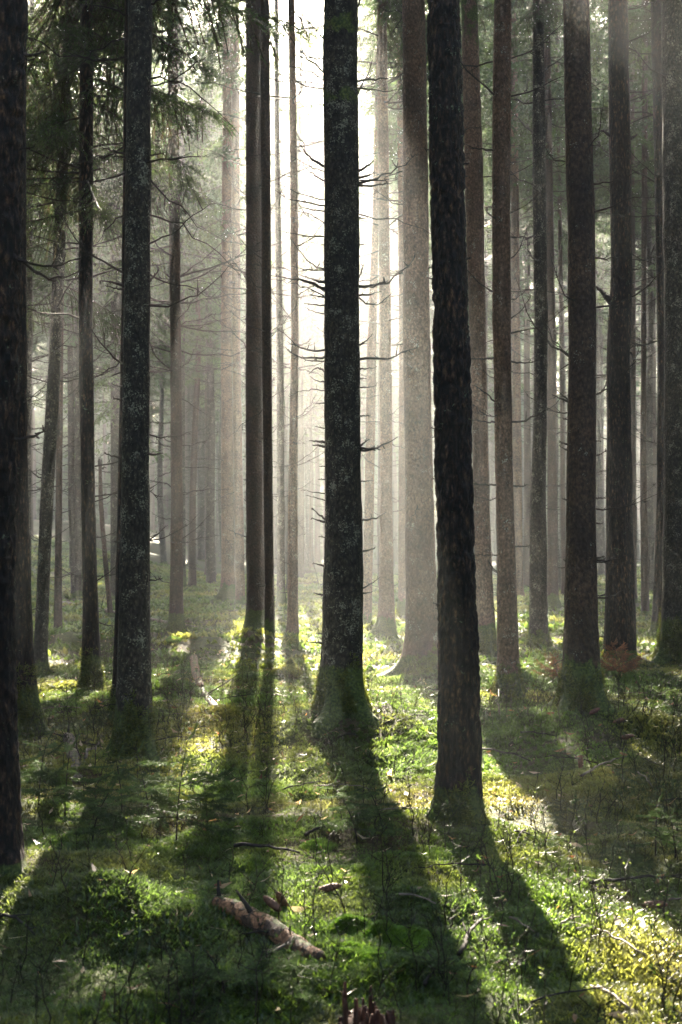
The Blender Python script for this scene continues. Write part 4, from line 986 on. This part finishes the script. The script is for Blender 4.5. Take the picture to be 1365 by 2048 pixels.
STICKS = [
    (512, 1940, 604, 1897, .009, 'pale bare stick leaning against the foreground log', M_PALE, .03), (468, 1700, 600, 1718, .012, 'dark stick lying level in the moss in front of the sunlit patch', M_TWIG, .02),
    (610, 1680, 650, 1665, .011, 'short dark stick at the bright patch left of the small mossy lump', M_TWIG, .02), (1180, 1775, 1365, 1768, .011, 'long dark stick crossing the end of the sunny moss strip', M_TWIG, .03),
    (918, 1918, 962, 1855, .012, 'dark broken branch pointing up the slope in the shadow of the scaly trunk', M_TWIG, .04), (798, 1798, 872, 1822, .007, 'straight straw coloured stick lying right of the foreground log', M_PALE, .02),
    (1000, 1435, 1056, 1385, .008, 'thin pale stick leaning by the bushy foot of the olive trunk', M_PALE, .05), (1163, 1558, 1238, 1526, .011, 'whitish curved branch lying below the mossy mound', M_PALE, .03),
    (1276, 1550, 1306, 1585, .007, 'thin bleached twig right of the whitish curved branch', M_PALE, .02), (960, 1502, 1060, 1530, .010, 'dark slim branch just right of the scaly trunk', M_TWIG, .02),
    (1285, 1382, 1306, 1416, .008, 'straight straw brown stick on the slope right of the mound', M_PALE, .03), (1170, 1390, 1226, 1358, .009, 'tan stick leaning on the trunk of the mossy mound', M_PALE, .06),
    (172, 1522, 200, 1494, .014, 'clean orange tan stick beside the pale mottled log piece', M_PALE, .04), (1275, 1305, 1308, 1330, .014, 'white weathered stick at the foot of the dark kinked trunk', M_PALE, .04),
    (1120, 1860, 1160, 1850, .007, 'short tan twig in the sunlit moss strip', M_PALE, .02), (1020, 1845, 1070, 1880, .006, 'thin twig at the sunny rim of the broad trunk shadow', M_PALE, .02),
    (1180, 1985, 1260, 2035, .010, 'forked pale twig near the lower end of the sunlit strip', M_PALE, .03), (0, 1843, 70, 1885, .009, 'dark bent twig beside the mossy hump', M_TWIG, .06),
    (850, 1980, 905, 1935, .010, 'blurred dark stick right of the red stump', M_TWIG, .03), (770, 1452, 850, 1440, .010, 'dark twigs on the mossy ledge behind the scaly trunk', M_TWIG, .05),
    (545, 1393, 575, 1402, .010, 'pale forked stick at the middle of the long green shadow', M_PALE, .03), (190, 1418, 228, 1408, .011, 'dark stick left of the hidden trunk', M_TWIG, .04),
    (600, 1160, 680, 1120, .02, 'grey brushwood branch in the bright mist left of the big middle trunk', M_TWIG, .5), (595, 1185, 650, 1140, .02, 'second grey brushwood branch slanting in the bright mist', M_TWIG, .4),
    (610, 1120, 640, 1180, .018, 'steep grey brushwood branch in the bright mist', M_TWIG, .5), (1040, 1470, 1110, 1480, .008, 'thin dark twig on the front slope of the mound', M_TWIG, .02),
]
def stick(p0, p1, rad_, label, mat, arch, seed, group=None):
    r = np.random.default_rng(seed); mid_ = (p0 + p1) / 2; b = mid_.copy(); ln = np.linalg.norm(p1 - p0)
    mid_ = mid_ + np.array([r.normal(0, .05) * ln, r.normal(0, .05) * ln, arch])
    P = bez(p0, mid_, p1, 9) - b; P[1:-1] += r.normal(0, .01 * ln, (7, 3))
    mb = MB(); V, Fa = tube(P, rad_ * np.linspace(1, .5, 9), 7); mb.add(V, Fa)
    for k in range(r.integers(1, 5)):
        i = r.integers(2, 8); d = (P[8] - P[0]) / ln * .6 + r.normal(0, .5, 3); d[2] = abs(d[2]); d *= ln * r.uniform(.08, .25)
        V, Fa = tube(np.stack([P[i], P[i] + d * .5, P[i] + d]), [rad_ * .45, rad_ * .35, rad_ * .2], 4); mb.add(V, Fa)
    V, Fa, _ = mb.get(); o = obj('fallen_stick', mesh('fallen_stick', V, Fa, mat)); o.location = b; tag(o, label, 'stick', group)
for k, (x0, y0, x1, y1, rd, lab, mt, arch) in enumerate(STICKS): stick(gp(x0, y0, .02), gp(x1, y1, .03), rd * .8, lab, mt, arch, 2400 + k)
r = np.random.default_rng(95)
for k in range(90):
    yy = math.sqrt(r.uniform(4.5 ** 2, 22 ** 2)); xx = r.uniform(-1, 1) * .25 * yy; a = r.uniform(0, 6.28); l = r.uniform(.08, .3) * (1 + yy / 20)
    p0 = np.array([xx, yy, float(terrain(xx, yy)) + .02]); p1 = np.array([xx + l * math.cos(a), yy + l * math.sin(a), 0]); p1[2] = float(terrain(p1[0], p1[1])) + .03
    stick(p0, p1, r.uniform(.003, .006), 'thin dead twig lying loose among many others on the moss', M_PALE if k % 3 == 0 else M_TWIG, .03, 2500 + k, 'loose twigs on the moss')

# cones
def cone_mesh():
    n, sgs = 22, 14
    t = np.linspace(0, 1, n); th = np.linspace(0, 2 * np.pi, sgs, endpoint=False)
    rad_ = .017 * np.sin(np.pi * np.clip(t * .93 + .05, 0, 1)) ** .6
    bump = 1 + .22 * np.cos(t[:, None] * 70) * np.cos(th[None] * 5 + t[:, None] * 22)
    V = np.stack(np.broadcast_arrays((t[:, None] - .5) * .11, rad_[:, None] * bump * np.cos(th), rad_[:, None] * bump * np.sin(th)), -1).reshape(-1, 3)
    i = np.arange(n - 1)[:, None] * sgs; j = np.arange(sgs)[None]; j2 = (j + 1) % sgs
    return mesh('spruce_cone', V, np.stack([i + j, i + j2, i + sgs + j2, i + sgs + j], -1).reshape(-1, 4), M_CONE)
CM = cone_mesh()
for px, py, a, pit, lab in [(565, 1818, .9, -.9, 'brown cone stuck upright beside the foreground log'), (545, 1822, 2.4, .4, 'darker cone left of the upright one by the foreground log'),
                            (1162, 1535, 1.3, 1.2, 'brown cone standing on the lower slope of the mound'), (1238, 1450, .5, .2, 'cone on the right shoulder of the mossy mound'),
                            (1190, 1430, .6, .3, 'cone lying against the trunk foot on the mound'), (1255, 1482, .3, .1, 'pinkish cone below the right shoulder of the mound'),
                            (1310, 1824, .1, 0, 'cone lying flat at the shaded rim of the sunny strip'), (905, 1450, 2, .1, 'cone in the moss behind the scaly trunk'), (660, 1790, .4, .1, 'cone left of the bright green moss cushion')]:
    o = obj('spruce_cone', CM); o.location = gp(px, py, .03); o.rotation_euler = (0, -pit, a); tag(o, lab, 'cone')

# rotten stump at the lower edge
b = ground_hit(735, 2075, fn=terrain); root = bpy.data.objects.new('rotten_stump', None); col.objects.link(root); root.location = b
tag(root, 'splintered red brown rotten stump at the lower edge', 'stump')
r = np.random.default_rng(96); mb = MB()
V, Fa = tube(np.array([[0, 0, -.05], [0, 0, .02], [0, 0, .055]]), [.085, .08, .07], 18); mb.add(V, Fa)
V, Fa, _ = mb.get(); obj('base', mesh('base', V, Fa, M_ROT), root)
for k in range(44):
    a = k * 6.283 / 44 * 2 + r.normal(0, .12); rr = r.uniform(.05, .088) if k < 30 else r.uniform(.0, .05); h = r.uniform(.03, .10) + (.09 if k in (12, 13, 14, 15, 27) else 0)
    w = r.uniform(.006, .016); th_ = r.uniform(.003, .008)
    c, s_ = math.cos(a), math.sin(a)
    nz = 6; Vv = []
    for q in range(nz):
        f = q / (nz - 1); ww = w * (1 - .75 * f ** 3) * r.uniform(.65, 1.3); rr = rr + r.normal(0, .003)
        for du, dv in ((-ww, -th_), (ww, -th_), (ww * .9, th_), (-ww * .9, th_)):
            Vv.append([c * (rr + dv) - s_ * du, s_ * (rr + dv) + c * du, -.03 + (h + .03) * f])
    Fv = [(4 * q + m_, 4 * q + (m_ + 1) % 4, 4 * q + 4 + (m_ + 1) % 4, 4 * q + 4 + m_) for q in range(nz - 1) for m_ in range(4)] + [(4 * nz - 4, 4 * nz - 3, 4 * nz - 2, 4 * nz - 1)]
    obj('splinter', mesh('splinter', Vv, Fv, M_ROT), root)

# cushions of moss
def cushion(px, py, rx, ry, h, label, seed, colour, dens=900, lumps=5):
    r = np.random.default_rng(seed); b = gp(px, py, -.02)
    root = bpy.data.objects.new('moss_cushion', None); col.objects.link(root); root.location = b; tag(root, label, 'moss cushion')
    nu, nv = 40, 18
    LX = r.uniform(-.6, .6, (lumps, 2))
    def dome(u, v):       # u angle, v 0 centre .. 1 rim
        x, y = v * np.cos(u), v * np.sin(u)
        z = np.sqrt(np.clip(1 - v ** 2.4, 0, 1)) * .7
        for lx, ly in LX: z = z + .35 * np.exp(-((x - lx) ** 2 + (y - ly) ** 2) / .08) * (1 - v ** 2)
        p = np.stack([x * rx, y * ry, z * h - .01], -1)
        return p
    u = np.linspace(0, 2 * np.pi, nu, endpoint=False); v = np.linspace(0.02, 1, nv)
    U, Vv = np.meshgrid(u, v); G = dome(U, Vv).reshape(-1, 3)
    i = np.arange(nv - 1)[:, None] * nu; j = np.arange(nu)[None]; j2 = (j + 1) % nu
    Q = np.stack([i + j, i + nu + j, i + nu + j2, i + j2], -1).reshape(-1, 4)
    Q = np.concatenate([Q, [[0, 1, 2, 3]]])
    obj('core', mesh('core', G, Q, M_GROUND), root)
    n = int(dens * (rx * ry * 3.14) / .03)
    u = r.uniform(0, 6.28, n); v = np.sqrt(r.uniform(0, 1, n)); P = dome(u, v)
    mb = MB(); tint = []
    for ti in range(8):
        q = np.arange(n) % 8 == ti
        V, Fa, A = place(NEAR_T[ti], P[q], r.uniform(0, 6.28, q.sum()), r.normal(0, .1, q.sum()), r.uniform(.35, .65, q.sum()))
        mb.add(V, Fa); tint.append(np.repeat(colour * r.uniform(.75, 1.2, (q.sum(), 1)), len(NEAR_T[ti][0]), 0) * A[:, None])
    V, Fa, _ = mb.get(); obj('fronds', mesh('fronds', V, Fa, M_MOSS, {'tint': np.concatenate(tint)}), root)
BR = np.array([.11, .22, .025]); YE = np.array([.15, .17, .035])
cushion(775, 1888, .23, .15, .085, 'low bright green moss cushion right of the foreground log', 81, BR, 2600)
cushion(715, 1915, .15, .09, .06, 'bright green moss cushion nearest the end of the foreground log', 82, BR, 2600)
cushion(700, 1858, .13, .08, .06, 'small moss cushion at the back of the two bright green ones', 83, BR, 2600)
cushion(573, 1352, .19, .16, .20, 'round mossy stump with a sunlit rim in the long shadow gap', 84, YE, 700, 2)
cushion(353, 1284, .17, .15, .12, 'little green moss dome at the foot of the brown mossy footed spruce', 85, BR, 600, 1)
cushion(738, 1345, .15, .12, .09, 'dark green moss cushion close behind the big middle trunk', 86, BR, 600, 2)
cushion(640, 1690, .10, .08, .05, 'small round moss lump in front of the bright patch', 87, BR, 900, 2)
cushion(1180, 1735, .10, .08, .05, 'sunlit yellow moss lump on the bright strip', 88, YE, 900, 3)

# drops of water hanging in the boughs of the shaded side
r = np.random.default_rng(97); pts_ = []
for o in list(bpy.data.objects):
    if o.name.split('.')[0] == 'crown' and o.parent and o.parent.name.split('.')[0] == 'spruce_tree' and o.parent.location.y < 36 and abs(o.parent.location.x) < 9:
        k = len(o.data.vertices); co = np.empty(k * 3, np.float32); o.data.vertices.foreach_get('co', co)
        co = co.reshape(-1, 3)[r.integers(0, k, 700)] + np.array(o.parent.location)
        px, py = to_px(co); ok = (py > -30) & (py < 1000) & (px > -30) & (px < W_PX + 30)
        pts_.append(co[ok])
P = np.concatenate(pts_)
if len(P) > 2600: P = P[r.choice(len(P), 2600, False)]
O = np.array([[1, 0, 0], [-1, 0, 0], [0, 1, 0], [0, -1, 0], [0, 0, .9], [0, 0, -1.3]]); OF = np.array([[0, 2, 4], [2, 1, 4], [1, 3, 4], [3, 0, 4], [2, 0, 5], [1, 2, 5], [3, 1, 5], [0, 3, 5]])
rd = r.uniform(.003, .0065, len(P)) * np.clip(P[:, 1] / 14, .8, 1.8)
V = (P[:, None] - [0, 0, .01] + O[None] * rd[:, None, None]).reshape(-1, 3); Fa = (OF[None] + (np.arange(len(P)) * 6)[:, None, None]).reshape(-1, 3)
m, nt, out = new_mat('water_drop_sparkle'); p = node(nt, 'ShaderNodeBsdfPrincipled'); t = node(nt, 'ShaderNodeBsdfTranslucent'); t.inputs['Color'].default_value = (.95, .95, .95, 1)  # white translucent colour stands in for the sparkle of clear drops
p.inputs['Base Color'].default_value = (.9, .9, .9, 1); p.inputs['Roughness'].default_value = .05; ms = node(nt, 'ShaderNodeMixShader'); ms.inputs[0].default_value = .6
nt.links.new(p.outputs[0], ms.inputs[1]); nt.links.new(t.outputs[0], ms.inputs[2]); nt.links.new(ms.outputs[0], out.inputs[0])
tag(obj('dew', mesh('dew', V, Fa, m)), kind='stuff')

# moss growing up the feet of the near trunks
for root, b, ax, rad, opt in COLLARS:
    r = np.random.default_rng(int(b[1] * 1000)); mo = opt['moss']; r0 = float(rad(.4))
    n = int(1500 * mo * (r0 / .1)); z = r.uniform(-.02, 1, n) ** 1.6 * (.15 + .55 * mo); z = np.nan_to_num(z, nan=.01); a = r.uniform(0, 6.283, n)
    keep = noise(np.stack([np.cos(a) * 1.7, np.sin(a) * 1.7, z * 5 + b[0]], -1), 81) > -.15 + .9 * z / (.15 + .55 * mo) - .35
    z, a = z[keep], a[keep]; n = len(z)
    fl = opt.get('flare', .3); rr = rad(z) * (1 + .75 * fl * np.exp(-z / .17))
    org = np.stack([ax(z)[0] + np.cos(a) * rr, np.sin(a) * rr, z], -1)
    mb = MB(); tint = []
    for ti in range(8):
        q = np.arange(n) % 8 == ti
        T = NEAR_T[ti]; Vr = np.stack([T[0][:, 2], T[0][:, 1], T[0][:, 0]], -1)         # fronds point outwards
        V, Fa, A = place((Vr, T[1], T[2]), org[q], a[q], r.normal(.3, .3, q.sum()), r.uniform(.6, 1.2, q.sum()) * (.8 + b[1] / 40))
        c_ = np.array([.075, .115, .02]) * (1 - .5 * r.uniform(0, 1, (q.sum(), 1))) + np.array([.06, .05, .01]) * r.uniform(0, 1, (q.sum(), 1))
        mb.add(V, Fa); tint.append(np.repeat(c_, len(T[0]), 0) * A[:, None])
    V, Fa, _ = mb.get(); obj('moss_collar', mesh('moss_collar', V, Fa, M_MOSS, {'tint': np.concatenate(tint)}), root)

# ------------------------------------------------------------------ haze
hb = [(-90, -66, -2.0), (90, 172, 43.0)]
V = [(x, y, z) for x in (hb[0][0], hb[1][0]) for y in (hb[0][1], hb[1][1]) for z in (hb[0][2], hb[1][2])]
Fq = [(0, 1, 3, 2), (4, 6, 7, 5), (0, 4, 5, 1), (2, 3, 7, 6), (0, 2, 6, 4), (1, 5, 7, 3)]
m, nt, out = new_mat('haze')
pv = nt.nodes.new('ShaderNodeVolumePrincipled')
pv.inputs['Color'].default_value = (0.91, 0.94, 0.92, 1); pv.inputs['Density'].default_value = HAZE_DENSITY
pv.inputs['Anisotropy'].default_value = 0.6
nt.links.new(pv.outputs[0], out.inputs['Volume'])
tag(obj('haze', mesh('haze', V, Fq, m, smooth_shade=False)), kind='stuff')
